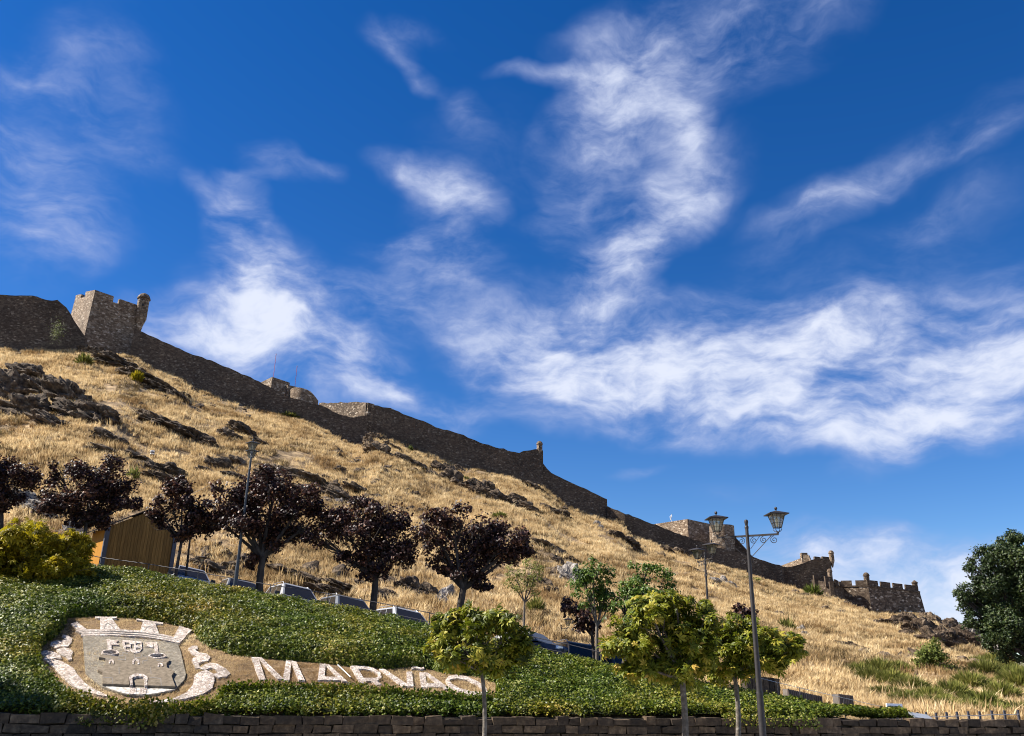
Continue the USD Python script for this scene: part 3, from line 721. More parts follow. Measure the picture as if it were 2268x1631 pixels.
part(CREST, "key_stem", relief(z3p([(943, 795), (985, 800), (988, 906), (955, 904)]), .085, .03), "white_cobble")
part(CREST, "key_stem", relief(z3p([(1358, 822), (1390, 825), (1404, 932), (1375, 930)]), .085, .03), "white_cobble")
part(CREST, "key_bit", relief(z3p([(987, 803), (1052, 806), (1025, 822), (1052, 846), (987, 848)]), .085, .03), "white_cobble")
part(CREST, "key_bit", relief(z3p([(1356, 825), (1284, 822), (1310, 842), (1288, 860), (1356, 868)]), .085, .03), "white_cobble")
_sm = z3p([(1078, 803), (1252, 815), (1258, 880), (1235, 908), (1180, 917), (1108, 896), (1088, 850)])
_hol = [z3p([(x, y), (x + 42, y + 2), (x + 43, y + 26), (x + 3, y + 24)]) for x, y in ((1102, 822), (1200, 828), (1110, 864), (1202, 868))] + [z3p([(1155, 838), (1185, 840), (1187, 880), (1158, 878)])]
part(CREST, "inner_shield", relief(_sm.difference(shapely.union_all(_hol)), .085, .03), "white_cobble")
_band = z3p([(665, 716), (712, 703), (1000, 703), (1250, 715), (1400, 738), (1622, 790), (1587, 827), (1400, 787), (1250, 767), (1000, 757), (712, 762), (722, 736)])
part(CREST, "crown_band", relief(_band, .075), "white_cobble")
for _dy in (17, 36):
    part(CREST, "band_groove", relief(z3l([(705, 703 + _dy), (1000, 703 + _dy), (1250, 716 + _dy), (1400, 738 + _dy), (1600, 785 + _dy * .7)], 5), .080, .04), "dark_line")
for _t, _arc in (([(886, 598), (985, 597), (1062, 700), (886, 706)], [(922, 700), (930, 664), (952, 648), (985, 662), (1014, 700)]), ([(1268, 622), (1372, 642), (1408, 738), (1238, 720)], [(1280, 716), (1300, 684), (1326, 674), (1350, 688), (1366, 728)])):
    _tw = part(CREST, "crown_tower", relief(z3p(_t), .065), "white_cobble")
    part(_tw, "tower_arch", relief(z3l(_arc, 7), .07, .03), "dark_line")
part(CREST, "tower_top", relief(z3p([(842, 588), (960, 592), (1036, 590), (1034, 602), (960, 606), (846, 600)]), .07), "white_cobble")
part(CREST, "tower_top", relief(z3p([(1208, 606), (1330, 625), (1446, 642), (1440, 656), (1320, 642), (1212, 618)]), .07), "white_cobble")
part(CREST, "crown_point", relief(z3p([(622, 652), (680, 634), (772, 704), (700, 716)]), .065), "white_cobble")
part(CREST, "crown_point", relief(z3p([(1588, 668), (1702, 706), (1664, 738), (1622, 792), (1538, 766)]), .065), "white_cobble")
for _rib in ([(560, 745), (600, 755), (638, 780), (630, 815), (600, 850), (540, 850), (490, 865), (445, 840), (450, 815), (500, 800), (545, 800), (575, 782), (545, 768)],
             [(500, 882), (560, 860), (622, 872), (646, 898), (628, 930), (636, 965), (600, 970), (580, 936), (536, 920)],
             [(340, 908), (400, 888), (470, 896), (530, 930), (545, 962), (480, 952), (440, 976), (385, 966), (400, 940)],
             [(410, 982), (480, 970), (550, 985), (650, 1045), (682, 1100), (752, 1180), (850, 1240), (972, 1298), (900, 1288), (760, 1252), (640, 1200), (540, 1110), (480, 1040)],
             [(1665, 870), (1700, 845), (1745, 845), (1752, 868), (1722, 880), (1765, 905), (1830, 915), (1862, 945), (1845, 975), (1790, 985), (1755, 1005), (1778, 1042), (1728, 1045), (1718, 1000), (1697, 970), (1712, 952), (1758, 945), (1700, 920)],
             [(1770, 1050), (1812, 1012), (1860, 995), (1920, 1003), (2000, 1050), (2038, 1090), (2005, 1116), (1930, 1125), (1878, 1108), (1900, 1092), (1938, 1085), (1905, 1048), (1860, 1038), (1820, 1058)],
             [(1760, 1078), (1830, 1062), (1890, 1095), (1898, 1150), (1880, 1220), (1800, 1270), (1650, 1312), (1500, 1342), (1380, 1354), (1260, 1342), (1400, 1332), (1550, 1308), (1650, 1260), (1710, 1190), (1722, 1110)]):
    part(CREST, "ribbon", relief(sg.Polygon(Z3(_rib)).buffer(1.5).buffer(-1.3), .055), "white_cobble")


def z5p(*polys):
    return shapely.union_all([sg.Polygon(Z5(p)).buffer(.4) for p in polys])


def letter(poly, label):
    c = bank_hit(*poly.representative_point().coords[0])
    t = thing("stone_letter", label, "letter", c)
    part(t, "stones", relief(poly.buffer(-.35), .055), "white_cobble")
    return t


letter(z5p([(232, 945), (292, 945), (358, 1142), (306, 1146)], [(285, 945), (325, 950), (520, 1142), (466, 1140)], [(540, 975), (590, 978), (568, 1152), (510, 1150)], [(580, 976), (630, 985), (706, 1152), (652, 1150)]), "white stone letter M, widest and first of the name on the bank")
letter(z5p([(838, 1005), (890, 1005), (880, 1148), (820, 1150)], [(878, 1003), (920, 1012), (1085, 1162), (1036, 1160)], [(872, 1118), (1030, 1124), (1060, 1152), (870, 1148)]), "white stone letter A without a tilde, between the M and the R")
letter(z5p([(1108, 1025), (1162, 1022), (1252, 1174), (1193, 1172)]).union(line(Z5([(1120, 1036), (1230, 1036), (1305, 1052), (1362, 1085), (1372, 1122), (1340, 1143), (1225, 1143)]), 7.5)).union(z5p([(1268, 1140), (1318, 1140), (1388, 1186), (1345, 1190)])), "white stone letter R in the middle of the name on the bank")
letter(z5p([(1366, 1050), (1412, 1050), (1640, 1202), (1572, 1202)], [(1608, 1074), (1656, 1074), (1670, 1206), (1612, 1206)]), "white stone letter V between the R and the second A")
_at = letter(z5p([(1720, 1080), (1768, 1080), (1792, 1216), (1740, 1212)], [(1752, 1080), (1797, 1085), (2002, 1230), (1948, 1228)], [(1780, 1174), (1900, 1180), (1925, 1212), (1785, 1206)]), "white stone letter A with a tilde above it, before the O")
part(_at, "tilde", relief(line(Z5([(1652, 1048), (1680, 1040), (1705, 1046), (1732, 1052), (1762, 1046)]), 4.0), .08), "white_cobble")
letter(line(Z5([(2055, 1116), (1990, 1126), (1968, 1152), (2000, 1195), (2070, 1234), (2170, 1262), (2260, 1272), (2310, 1260), (2300, 1228), (2240, 1178), (2150, 1134), (2055, 1116)]), 8.5), "white stone letter O, last of the name, half hidden by the round tree")
_pp = [bank_hit(498.3 + x * .25, 1223.1 + y * .25) + [0, 0, .12] for x, y in ((998, 1035), (1110, 1143))]
solo("metal_rod", "thin grey metal rod lying on the bed beside the letter A", "rod", MB().tube(_pp, .018, 6), "pale_metal")

# low front wall of squared stones ------------------------------------------------------------------
WALL = thing("stone_wall", "low retaining wall of squared brown stones along the foot of the ivy bank", "wall", (*WP0, 0))
_ax = np.array([[*WDIR, 0], [*(-WNORM), 0], [0, 0, 1.0]])
_c = WP0 + 10 * WDIR
part(WALL, "core", MB().box([_c[0] + .11 * WNORM[0], _c[1] + .11 * WNORM[1], .34], [26, .10, .345], _ax), "bare_joint")
_r = np.random.default_rng(5)
for _row, (_z0, _z1, _w0, _w1) in enumerate(((.0, .26, .40, .75), (.27, .48, .34, .70), (.49, .72, .30, .72))):
    s = -15.5 + _r.uniform(0, .3)
    while s < 35.5:
        w = _r.uniform(_w0, _w1)
        zt = _z1 + (_r.uniform(-.07, .03) if _row == 2 else 0)
        hd = .15 + _r.uniform(-.03, .05)
        c = WP0 + (s + w / 2) * WDIR
        b = MB().box([*c, (_z0 + zt) / 2], [w / 2 - .008, hd, (zt - _z0) / 2 - .006], _ax)
        v, f = b.get()
        v = v + _r.normal(0, .016, v.shape)
        part(WALL, "stone", (v, f), "wall_block")
        s += w

# ---------------------------------------------------------------- castle on the ridge
def z_at(x, y, py):
    """Height at which a point above (x, y) appears at picture height py."""
    lo, hi = -30.0, 160.0
    for _ in range(40):
        mid = (lo + hi) / 2
        if proj([x, y, mid])[1] > py:
            lo = mid
        else:
            hi = mid
    return (lo + hi) / 2


def wall_strip(base, top, thick=1.3, step=.7, seed=0, sink=3.0, ragged=.24, batter=.03):
    """Curtain wall: base = (px, py, distance) along its foot, top = (px, py) along its crest; a closed body with an uneven crest."""
    B = np.array([at(*b) for b in base]); T = np.array(top, float)
    d = np.concatenate([[0], np.cumsum(np.linalg.norm(np.diff(B[:, :2], axis=0), axis=1))])
    n = max(3, int(d[-1] / step)); q = np.linspace(0, d[-1], n)
    P = np.stack([np.interp(q, d, B[:, k]) for k in range(3)], 1)
    zt = []
    for p in P:
        z = p[2] + 6
        for _ in range(8):
            px = proj([p[0], p[1], z])[0]
            z = z_at(p[0], p[1], np.interp(px, T[:, 0], T[:, 1]))
        zt.append(max(z, p[2] + .4))
    zt = np.array(zt)
    zt = zt + (meshkit.fbm(np.stack([q * 1.3, q * 0 + seed, q * 0], 1), 3, seed) - .5) * ragged * 2
    nrm = np.gradient(P[:, :2], axis=0); nrm = unit(np.stack([-nrm[:, 1], nrm[:, 0]], 1))
    rows = 7
    V = []
    for k in range(rows):
        f = k / (rows - 1)
        z = (P[:, 2] - sink) + (zt - P[:, 2] + sink) * f
        off = batter * (z - P[:, 2]) + .10 * (meshkit.fbm(np.stack([q / 3, z / 3, q * 0 + seed], 1), 2, 5) - .5) * (0 < k < rows - 1)
        V.append(np.column_stack([P[:, :2] + nrm * off[:, None], z]))
    back = P[:, :2] + nrm * (batter * (zt - P[:, 2]) + thick)[:, None]
    V.append(np.column_stack([back, zt + .03])); V.append(np.column_stack([back, P[:, 2] - sink]))
    V = np.array(V)
    R = len(V)
    f = quads(R, n)
    m = MB().add(V.reshape(-1, 3), f)
    for e in (0, n - 1):
        r = np.arange(R) * n + e
        c = V[:, e].mean(0)
        m.f.append(np.array([[len(V.reshape(-1, 3)), r[i], r[(i + 1) % R]] for i in range(R)]) if e == 0 else np.array([[len(V.reshape(-1, 3)) + 1, r[(i + 1) % R], r[i]] for i in range(R)]))
        m.v.append(c[None]); m.n += 1
    return m, P, zt, nrm


def block(corners, tops, zbase, batter=0.0):
    """Masonry block on the quadrilateral footprint given at its top; batter widens it downwards."""
    C = np.array(corners, float); c = C.mean(0)
    out = unit(C - c)
    V = []
    nz = 6
    for k in range(nz):
        f = k / (nz - 1)
        z = zbase + (np.array(tops) - zbase) * f
        V.append(np.column_stack([C + out * (batter * (np.array(tops) - z))[:, None], z]))
    V = np.array(V).reshape(-1, 3); n = len(C)
    F = [[k * n + i, k * n + (i + 1) % n, (k + 1) * n + (i + 1) % n, (k + 1) * n + i] for k in range(nz - 1) for i in range(n)]
    m = MB().add(V, F)
    m.f.append(np.array([[(nz - 1) * n + i, (nz - 1) * n + (i + 1) % n, len(V)] for i in range(n)]) + 0)
    m.v.append(V[-n:].mean(0)[None]); m.n += 1
    return m


def merlon(parent, p0, p1, z0, z1, thick, mt, inward):
    """One merlon between the plan points p0 and p1."""
    p0, p1 = np.asarray(p0, float), np.asarray(p1, float)
    d = unit(p1 - p0); n = np.array(inward, float)
    c = (p0 + p1) / 2 + n * thick / 2
    zz = np.atleast_1d(z1) * np.ones(2)
    q = [p0, p1, p1 + n * thick, p0 + n * thick]
    V = np.array([[*a, z0] for a in q] + [[*q[0], zz[0]], [*q[1], zz[1]], [*q[2], zz[1]], [*q[3], zz[0]]])
    F = [[0, 1, 5, 4], [1, 2, 6, 5], [2, 3, 7, 6], [3, 0, 4, 7], [4, 5, 6, 7], [3, 2, 1, 0]]
    return part(parent, "merlon", (V, np.array(F)), mt)


def turret(parent, c, r, z0, z1, mt, cap="dome", corbel=1.2, name="turret", sides=10):
    """Small round watch turret on a corbel, with its cap, cornice and window slit."""
    prof = [(.05, z0 - corbel), (r * .45, z0 - corbel * .7), (r * .6, z0 - corbel * .4), (r, z0), (r * .96, z1), (r * 1.14, z1 + .03), (r * 1.14, z1 + .18)]
    t = part(parent, name, MB().lathe((*c, 0), prof, sides), mt)
    h = r * (1.0 if cap == "dome" else .9)
    cp = [(r * 1.08, z1 + .17), (r * .98, z1 + .17 + h * .35), (r * .70, z1 + .17 + h * .72), (r * .3, z1 + .17 + h * .95), (.02, z1 + .17 + h)] if cap == "dome" else [(r * 1.2, z1 + .17), (.05, z1 + .17 + h)]
    part(t, "cap", MB().lathe((*c, 0), cp, sides), mt)
    d = unit(EYE[:2] - np.array(c)); s = np.array([-d[1], d[0]])
    part(t, "window_slit", MB().box((*(np.array(c) + d * r * .97), z0 + (z1 - z0) * .62), (r * .16, .06, r * .22), np.array([[*s, 0], [*d, 0], [0, 0, 1]])), "dark_opening")
    return t


plain("dark_opening", (.010, .009, .008), .9)
S = "castle_stone"

# far left curtain
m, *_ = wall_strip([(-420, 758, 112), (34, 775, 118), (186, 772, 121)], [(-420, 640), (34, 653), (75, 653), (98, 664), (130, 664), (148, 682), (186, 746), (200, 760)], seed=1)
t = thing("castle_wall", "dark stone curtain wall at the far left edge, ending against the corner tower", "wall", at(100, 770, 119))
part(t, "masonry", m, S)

# corner tower with merlons and a bartizan
T0 = thing("castle_tower", "square stone corner tower with merlons and a domed watch turret, left end of the ridge", "tower", at(200, 770, 124))
c0 = at(211, 640, 124.5)[:2]
d1, d2 = unit(np.array([-.70, .71])), unit(np.array([.76, .65]))
L1, L2 = 9.6, 7.4
cs = [c0, c0 + d2 * L2, c0 + d2 * L2 + d1 * L1, c0 + d1 * L1]
zc = z_at(*cs[0], 648); zr = z_at(*cs[1], 683); zl = z_at(*cs[3], 656); zk = zr + (zl - zc)
part(T0, "body", block(cs, [zc - .55, zr - .55, zk - .55, zl - .55], z_at(*cs[0], 800), .065), "tower_stone")
nin1, nin2 = d2, d1
for a, b in ((0, .30), (.52, 1.0)):
    merlon(T0, c0 + d1 * L1 * (1 - b), c0 + d1 * L1 * (1 - a), min(zc, zl) - 1.2, np.array([zc + (zl - zc) * (1 - b), zc + (zl - zc) * (1 - a)]) + (.45 if a > .4 else .15), .55, "tower_stone", nin1)
for a, b in ((0.004, .40), (.52, .985)):
    zz = np.array([zc + (zr - zc) * a, zc + (zr - zc) * b])
    merlon(T0, c0 + d2 * L2 * a + d1 * .003, c0 + d2 * L2 * b, zr - 1.2, zz + (.45 if a < .3 else .35), .55, "tower_stone", nin2)
merlon(T0, cs[3] + d2 * .1, cs[3] + d2 * L2 * .4, zl - 1.0, zl + .1, .5, "tower_stone", -d1)
tc = cs[1] + d2 * .15 - d1 * .1
turret(T0, tc, .95, z_at(*tc, 706), z_at(*tc, 664), "tower_stone", corbel=3.0)

# long left curtain
W1 = [(286, 792, 125.5), (342, 826, 127), (425, 861, 129), (500, 890, 130), (567, 909, 131), (611, 924, 131.5), (673, 937, 132.5), (723, 961, 133), (808, 1000, 134.5)]
m, P1, zt1, n1 = wall_strip(W1, [(286, 722), (300, 728), (345, 748), (390, 769), (440, 788), (500, 812), (567, 842), (600, 858), (631, 875), (661, 886), (703, 895), (743, 914), (781, 924), (808, 920)], seed=2)
t = thing("castle_wall", "long dark curtain wall stepping down the slope from the corner tower", "wall", at(540, 890, 130))
part(t, "masonry", m, S)

# small block, merlon and round tower behind the curtain, two masts
b0 = at(603, 836, 135.5)[:2]
e1, e2 = unit(np.array([-.72, .69])), unit(np.array([.80, .60]))
t = thing("castle_tower", "low square stone block showing above the long curtain wall under the left mast", "tower", at(603, 860, 136))
cc = [b0, b0 + e2 * 3.2, b0 + e2 * 3.2 + e1 * 5, b0 + e1 * 5]
part(t, "body", block(cc, [z_at(*b0, 835), z_at(*cc[1], 848), z_at(*cc[1], 846), z_at(*b0, 838)], z_at(*b0, 905)), "tower_stone")
p0 = at(637, 860, 136)[:2]
merlon(t, p0, p0 + e2 * 1.6, z_at(*p0, 885), z_at(*p0, 853), .9, "tower_stone", e1)
p0 = at(627, 872, 134.2)[:2]
part(t, "stub", MB().box((*p0, z_at(*p0, 875)), (.28, .28, .7)), "tower_stone")
rc = at(674, 880, 136.5)[:2]
t = thing("castle_tower", "squat round stone tower rising just behind the long curtain wall", "tower", (*rc, z_at(*rc, 930)))
sides = 22; w = np.arange(sides) * 2 * np.pi / sides; R_ = 2.35
zz = np.array([z_at(*(rc + R_ * np.array([math.cos(a), math.sin(a)])), np.interp(proj([*(rc + R_ * np.array([math.cos(a), math.sin(a)])), z_at(*rc, 870)])[0], [636, 652, 664, 684, 696, 710], [866, 858, 858.5, 865, 876, 892])) for a in w])
V = np.vstack([np.column_stack([rc[0] + R_ * np.cos(w), rc[1] + R_ * np.sin(w), np.full(sides, z_at(*rc, 930))]), np.column_stack([rc[0] + R_ * np.cos(w), rc[1] + R_ * np.sin(w), zz]), [[*rc, zz.mean()]]])
F = [[i, (i + 1) % sides, sides + (i + 1) % sides, sides + i] for i in range(sides)]
m = MB().add(V, F); m.f.append(np.array([[sides + i, sides + (i + 1) % sides, 2 * sides] for i in range(sides)]))
part(t, "body", m, "tower_stone", smooth=40)
for (px0, py0, px1, py1), lab in (((605.5, 836, 612, 785), "taller thin flag mast on the square block, without a flag"), ((653, 858, 658.5, 812), "shorter thin mast beside the squat round tower")):
    a = at(px0, py0, 137); top = np.array([a[0], a[1], z_at(a[0], a[1], py1)])
    t = thing("flag_mast", lab, "mast", a)
    part(t, "pole", MB().tube([a - [0, 0, 2.0], top], .036, 6), "red_paint"); part(t, "tip", MB().lathe(top, [(.02, -.02), (.09, .06), (.02, .14)], 6), "pale_metal")
p0 = at(592 - 40, 834, 133.4)

# second curtain, its lit return, and the corner turret
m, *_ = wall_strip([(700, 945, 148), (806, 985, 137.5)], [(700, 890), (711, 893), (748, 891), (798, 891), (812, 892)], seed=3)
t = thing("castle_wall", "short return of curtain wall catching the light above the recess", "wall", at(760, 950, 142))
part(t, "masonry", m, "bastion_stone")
m, P2, zt2, n2 = wall_strip([(805, 985, 137.6), (836, 962, 139), (923, 997, 141), (973, 1018, 142), (1011, 1037, 143), (1072, 1044, 144), (1147, 1067, 146), (1203, 1084, 147)], [(800, 891), (823, 894), (873, 908), (923, 928), (973, 948), (1023, 961), (1059, 978), (1097, 990), (1147, 1003), (1172, 996), (1189, 994), (1205, 997)], seed=4)
t = thing("castle_wall", "dark curtain wall above the rocky crag, rising to a corner turret at its right end", "wall", at(1000, 1030, 143))
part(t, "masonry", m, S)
tc = at(1195, 1000, 147.4)[:2]
turret(t, tc, .52, z_at(*tc, 1000), z_at(*tc, 985.5), "tower_stone", corbel=1.6)
m, *_ = wall_strip([(1203, 1084, 147.2), (1247, 1118, 147.5), (1309, 1141, 149), (1346, 1152, 150)], [(1202, 1027), (1217, 1044), (1247, 1061), (1297, 1082), (1344, 1106), (1350, 1108)], seed=5)
t = thing("castle_wall", "curtain wall sweeping down from the corner turret to a step", "wall", at(1270, 1125, 148))
part(t, "masonry", m, S)
m, *_ = wall_strip([(1345, 1150, 149.4), (1385, 1185, 148.6)], [(1340, 1119), (1367, 1131), (1390, 1141)], seed=6)
t = thing("castle_wall", "short shaded wall angle just below the step in the curtain", "wall", at(1365, 1170, 149))
part(t, "masonry", m, S)
m, *_ = wall_strip([(1368, 1180, 149.2), (1397, 1190, 149.5), (1472, 1213, 151), (1547, 1236, 152.5), (1666, 1279, 154), (1734, 1303, 155), (1800, 1313, 155), (1849, 1318, 155)],
                   [(1360, 1128), (1367, 1131), (1422, 1151), (1472, 1169), (1547, 1199), (1624, 1222), (1665, 1233), (1700, 1245), (1740, 1255.5), (1768, 1253), (1790, 1245), (1802, 1239), (1808, 1236), (1844, 1240), (1852, 1241)], seed=7)
t = thing("castle_wall", "longest dark curtain wall below the square keep, running right to the battery", "wall", at(1600, 1255, 153))
part(t, "masonry", m, S)
for a, b in ((1806, 1819), (1823, 1839)):
    q0, q1 = at(a, 1250, 155.3)[:2], at(b, 1250, 155.3)[:2]
    merlon(t, q0, q1, z_at(*q0, 1250), np.array([z_at(*q0, 1232.5), z_at(*q1, 1234.5)]), .7, S, np.array([0, 1.0]))
tc = at(1843, 1245, 155.4)[:2]
turret(t, tc, .46, z_at(*tc, 1243), z_at(*tc, 1227), "tower_stone", corbel=1.2)

# keep, round tower, buttress wall, gabled ruin
k0 = at(1523, 1160, 160)[:2]
d1, d2 = unit(np.array([-.62, .78])), unit(np.array([.93, .37]))
KEEP = thing("castle_keep", "square stone keep with a brightly lit left face and a small antenna on its roof", "keep", at(1523, 1200, 160))
cs = [k0, k0 + d2 * 5.6, k0 + d2 * 5.6 + d1 * 12, k0 + d1 * 12]
part(KEEP, "body", block(cs, [z_at(*k0, 1150), z_at(*cs[1], 1162), z_at(*cs[1], 1162), z_at(*cs[3], 1166)], z_at(*k0, 1215), .01), "tower_stone")
a0 = at(1487, 1160, 166); zt_ = z_at(a0[0], a0[1], 1142)
ant = part(KEEP, "antenna", MB().tube([a0 - [0, 0, 2], [a0[0], a0[1], zt_]], .05, 5), "white_paint")
part(ant, "antenna_panel", MB().box((a0[0] - .12, a0[1] - .1, zt_ - .55), (.11, .08, .35)).box((a0[0] + .12, a0[1] - .1, zt_ - .1), (.07, .06, .3)), "white_paint")
rc = at(1600, 1195, 158.2)[:2]
t = thing("castle_tower", "round stone tower between the keep and the double street lamp", "tower", (*rc, z_at(*rc, 1225)))
part(t, "body", MB().lathe((*rc, 0), [(2.3, z_at(*rc, 1230)), (2.25, z_at(*rc, 1166)), (1.9, z_at(*rc, 1165.5)), (.01, z_at(*rc, 1165.2))], 24), "tower_stone", smooth=40)
m, *_ = wall_strip([(1624, 1222, 157), (1668, 1240, 156)], [(1622, 1184), (1628, 1187), (1640, 1202), (1655, 1221), (1668, 1237)], thick=2.2, seed=9)
t = thing("castle_wall", "sloping buttress wall falling from the round tower behind the lamp", "wall", at(1645, 1235, 157))
part(t, "masonry", m, S)
t = thing("gabled_ruin", "low lit gable wall with a chimney stub above the dip in the curtain", "ruin", at(1765, 1250, 160))
_gp = [(1728, 1254), (1778, 1235), (1778, 1229), (1790, 1229), (1796, 1243), (1800, 1256)]
V = []
for (a, b), dd in zip(_gp, (168, 160.5, 160.5, 160, 158, 158)):
    q = at(a, b, dd); V.append(q)
V = np.array(V); lowv = V.copy(); lowv[:, 2] = V[:, 2].min() - 2
bk = unit(np.array([.5, .86])) * 1.2
F = [[i, (i + 1), len(V) + i + 1, len(V) + i] for i in range(len(V) - 1)]
m = MB().add(np.vstack([V, lowv]), F).add(np.vstack([V + [*bk, 0], lowv + [*bk, 0]]), F).add(np.vstack([V, V + [*bk, 0]]), F)
part(t, "gable_wall", m, "tower_stone")
q = at(1782, 1232, 160.6)
part(t, "chimney", MB().box((q[0], q[1] + .4, z_at(q[0], q[1], 1235)), (.55, .5, z_at(q[0], q[1], 1225) - z_at(q[0], q[1], 1235))), "tower_stone")

# lower battery with merlons
BAT = thing("castle_battery", "lower rounded battery with merlons below the turreted curtain wall", "battery", at(1840, 1310, 150))
m, P3, zt3, n3 = wall_strip([(1800, 1312, 151.5), (1846, 1316, 149.5), (1868, 1325, 151), (1884, 1345, 154)], [(1798, 1285), (1847, 1289), (1866, 1300), (1876, 1308), (1882, 1313), (1890, 1330)], thick=2.0, seed=11)
part(BAT, "body", m, S)
for a, b, pa, pb, Yq in ((1803.5, 1819, 1273.5, 1275, 150.9), (1828, 1845, 1276, 1279, 149.9), (1849, 1857, 1283, 1287, 149.8), (1860, 1869, 1288, 1296, 150.6)):
    q0, q1 = at(a, 1285, Yq)[:2], at(b, 1285, Yq)[:2]
    merlon(BAT, q0, q1, z_at(*q0, 1300), np.array([z_at(*q0, pa), z_at(*q1, pb)]), .6, S, np.array([0, 1.0]))
tc = at(1839, 1280, 150.6)[:2]
turret(BAT, tc, .42, z_at(*tc, 1281), z_at(*tc, 1267.5), "tower_stone", corbel=1.0)

# bastion at the right end
BAS = thing("castle_bastion", "battered pointed bastion with merlons and two turrets at the right end of the ridge", "bastion", at(1935, 1358, 149.5))
ck = at(1923, 1298, 150.5)[:2]
dl, dr = unit(np.array([-.93, .37])), unit(np.array([.95, .31]))
Ll, Lr = 5.6, 10.9
cs = [ck, ck + dr * Lr, ck + dr * (Lr - 1) + np.array([-2.0, 9]), ck + dl * Ll + np.array([1.0, 9]), ck + dl * Ll]
z0_, z1_, z4_ = z_at(*cs[0], 1298), z_at(*cs[1], 1311.5), z_at(*cs[4], 1299.5)
part(BAS, "body", block(cs, [z0_, z1_, z1_, z4_, z4_], z_at(*cs[1], 1385), .13), "bastion_stone")
for a, b, za, zb in ((cs[0], cs[1], z0_, z1_), (cs[0], cs[4], z0_, z4_)):
    dd = unit(b - a); nn = np.array([dd[1], -dd[0]]); nn = nn if nn[1] < 0 else -nn
    V = np.array([[*(a + nn * o), z + k] for z, a_ in ((za, a),) for o in (.0, .12) for k in (-.12, .12)] + [[*(b + nn * o), zb + k] for o in (.0, .12) for k in (-.12, .12)])
    part(BAS, "cordon", (V, np.array([[0, 1, 5, 4], [2, 6, 7, 3], [1, 3, 7, 5], [0, 4, 6, 2], [0, 2, 3, 1], [4, 5, 7, 6]])), S)
for f0, f1 in ((.015, .195), (.25, .435), (.49, .675), (.73, .955)):
    za, zb = z0_ + (z1_ - z0_) * f0, z0_ + (z1_ - z0_) * f1
    merlon(BAS, ck + dr * Lr * f0, ck + dr * Lr * f1, min(za, zb) - .1, np.array([za, zb]) + 1.02, .28, S, np.array([-dr[1], dr[0]]))
_pb = merlon(BAS, ck + dr * Lr * .004 + np.array([-dr[1], dr[0]]) * .05, ck + dr * Lr * .985 + np.array([-dr[1], dr[0]]) * .05, min(z0_, z1_) - .1, np.array([z0_, z1_]) + .18, .3, S, np.array([-dr[1], dr[0]]))
for f0, f1 in ((.01, .36), (.46, .78), (.86, 1.0)):
    za, zb = z0_ + (z4_ - z0_) * f0, z0_ + (z4_ - z0_) * f1
    merlon(BAS, ck + dl * Ll * f0, ck + dl * Ll * f1, min(za, zb) - .1, np.array([za, zb]) + .98, .3, S, np.array([.37, .93]))
turret(BAS, ck + np.array([.05, .45]), .50, z0_ + .2, z_at(*ck, 1276), S, corbel=.3)
tc = ck + dr * (Lr - .55) + np.array([0, .5])
turret(BAS, tc, .48, z1_ + .2, z_at(*tc, 1293), S, cap="cone", corbel=.3)

# ---------------------------------------------------------------- rock outcrops on the hillside
def lump(c, r, seed, sub=3, ax=None, rough=1.0):
    m = trimesh.creation.icosphere(subdivisions=sub)
    v = np.array(m.vertices)
    n = meshkit.fbm(v * 1.3 + seed * 7.3, 3, seed) - .5
    rdg = np.abs(meshkit.fbm(v * np.array([1.6, 1.2, 3.4]) + seed * 3.1, 3, seed + 5) - .5)
    cell = np.floor((v @ unit(np.array([.35, .25, .9])) + .25 * n) * 4.2) / 4.2            # slanting beds of rock
    k = 1.06 + rough * (.95 * n - 1.5 * rdg + .26 * (meshkit.noise(np.stack([cell * 9, v[:, 0] * 1.2, v[:, 1] * 1.2 + seed], 1), seed) - .5) * 2)
    v = v * k[:, None] * np.asarray(r)
    A = rot(.25 + .5 * ((seed * 37) % 10 / 10 - .5), 0, math.radians(14 + (seed * 13) % 14)) if ax is None else ax
    return np.asarray(c) + v @ A, np.array(m.faces)


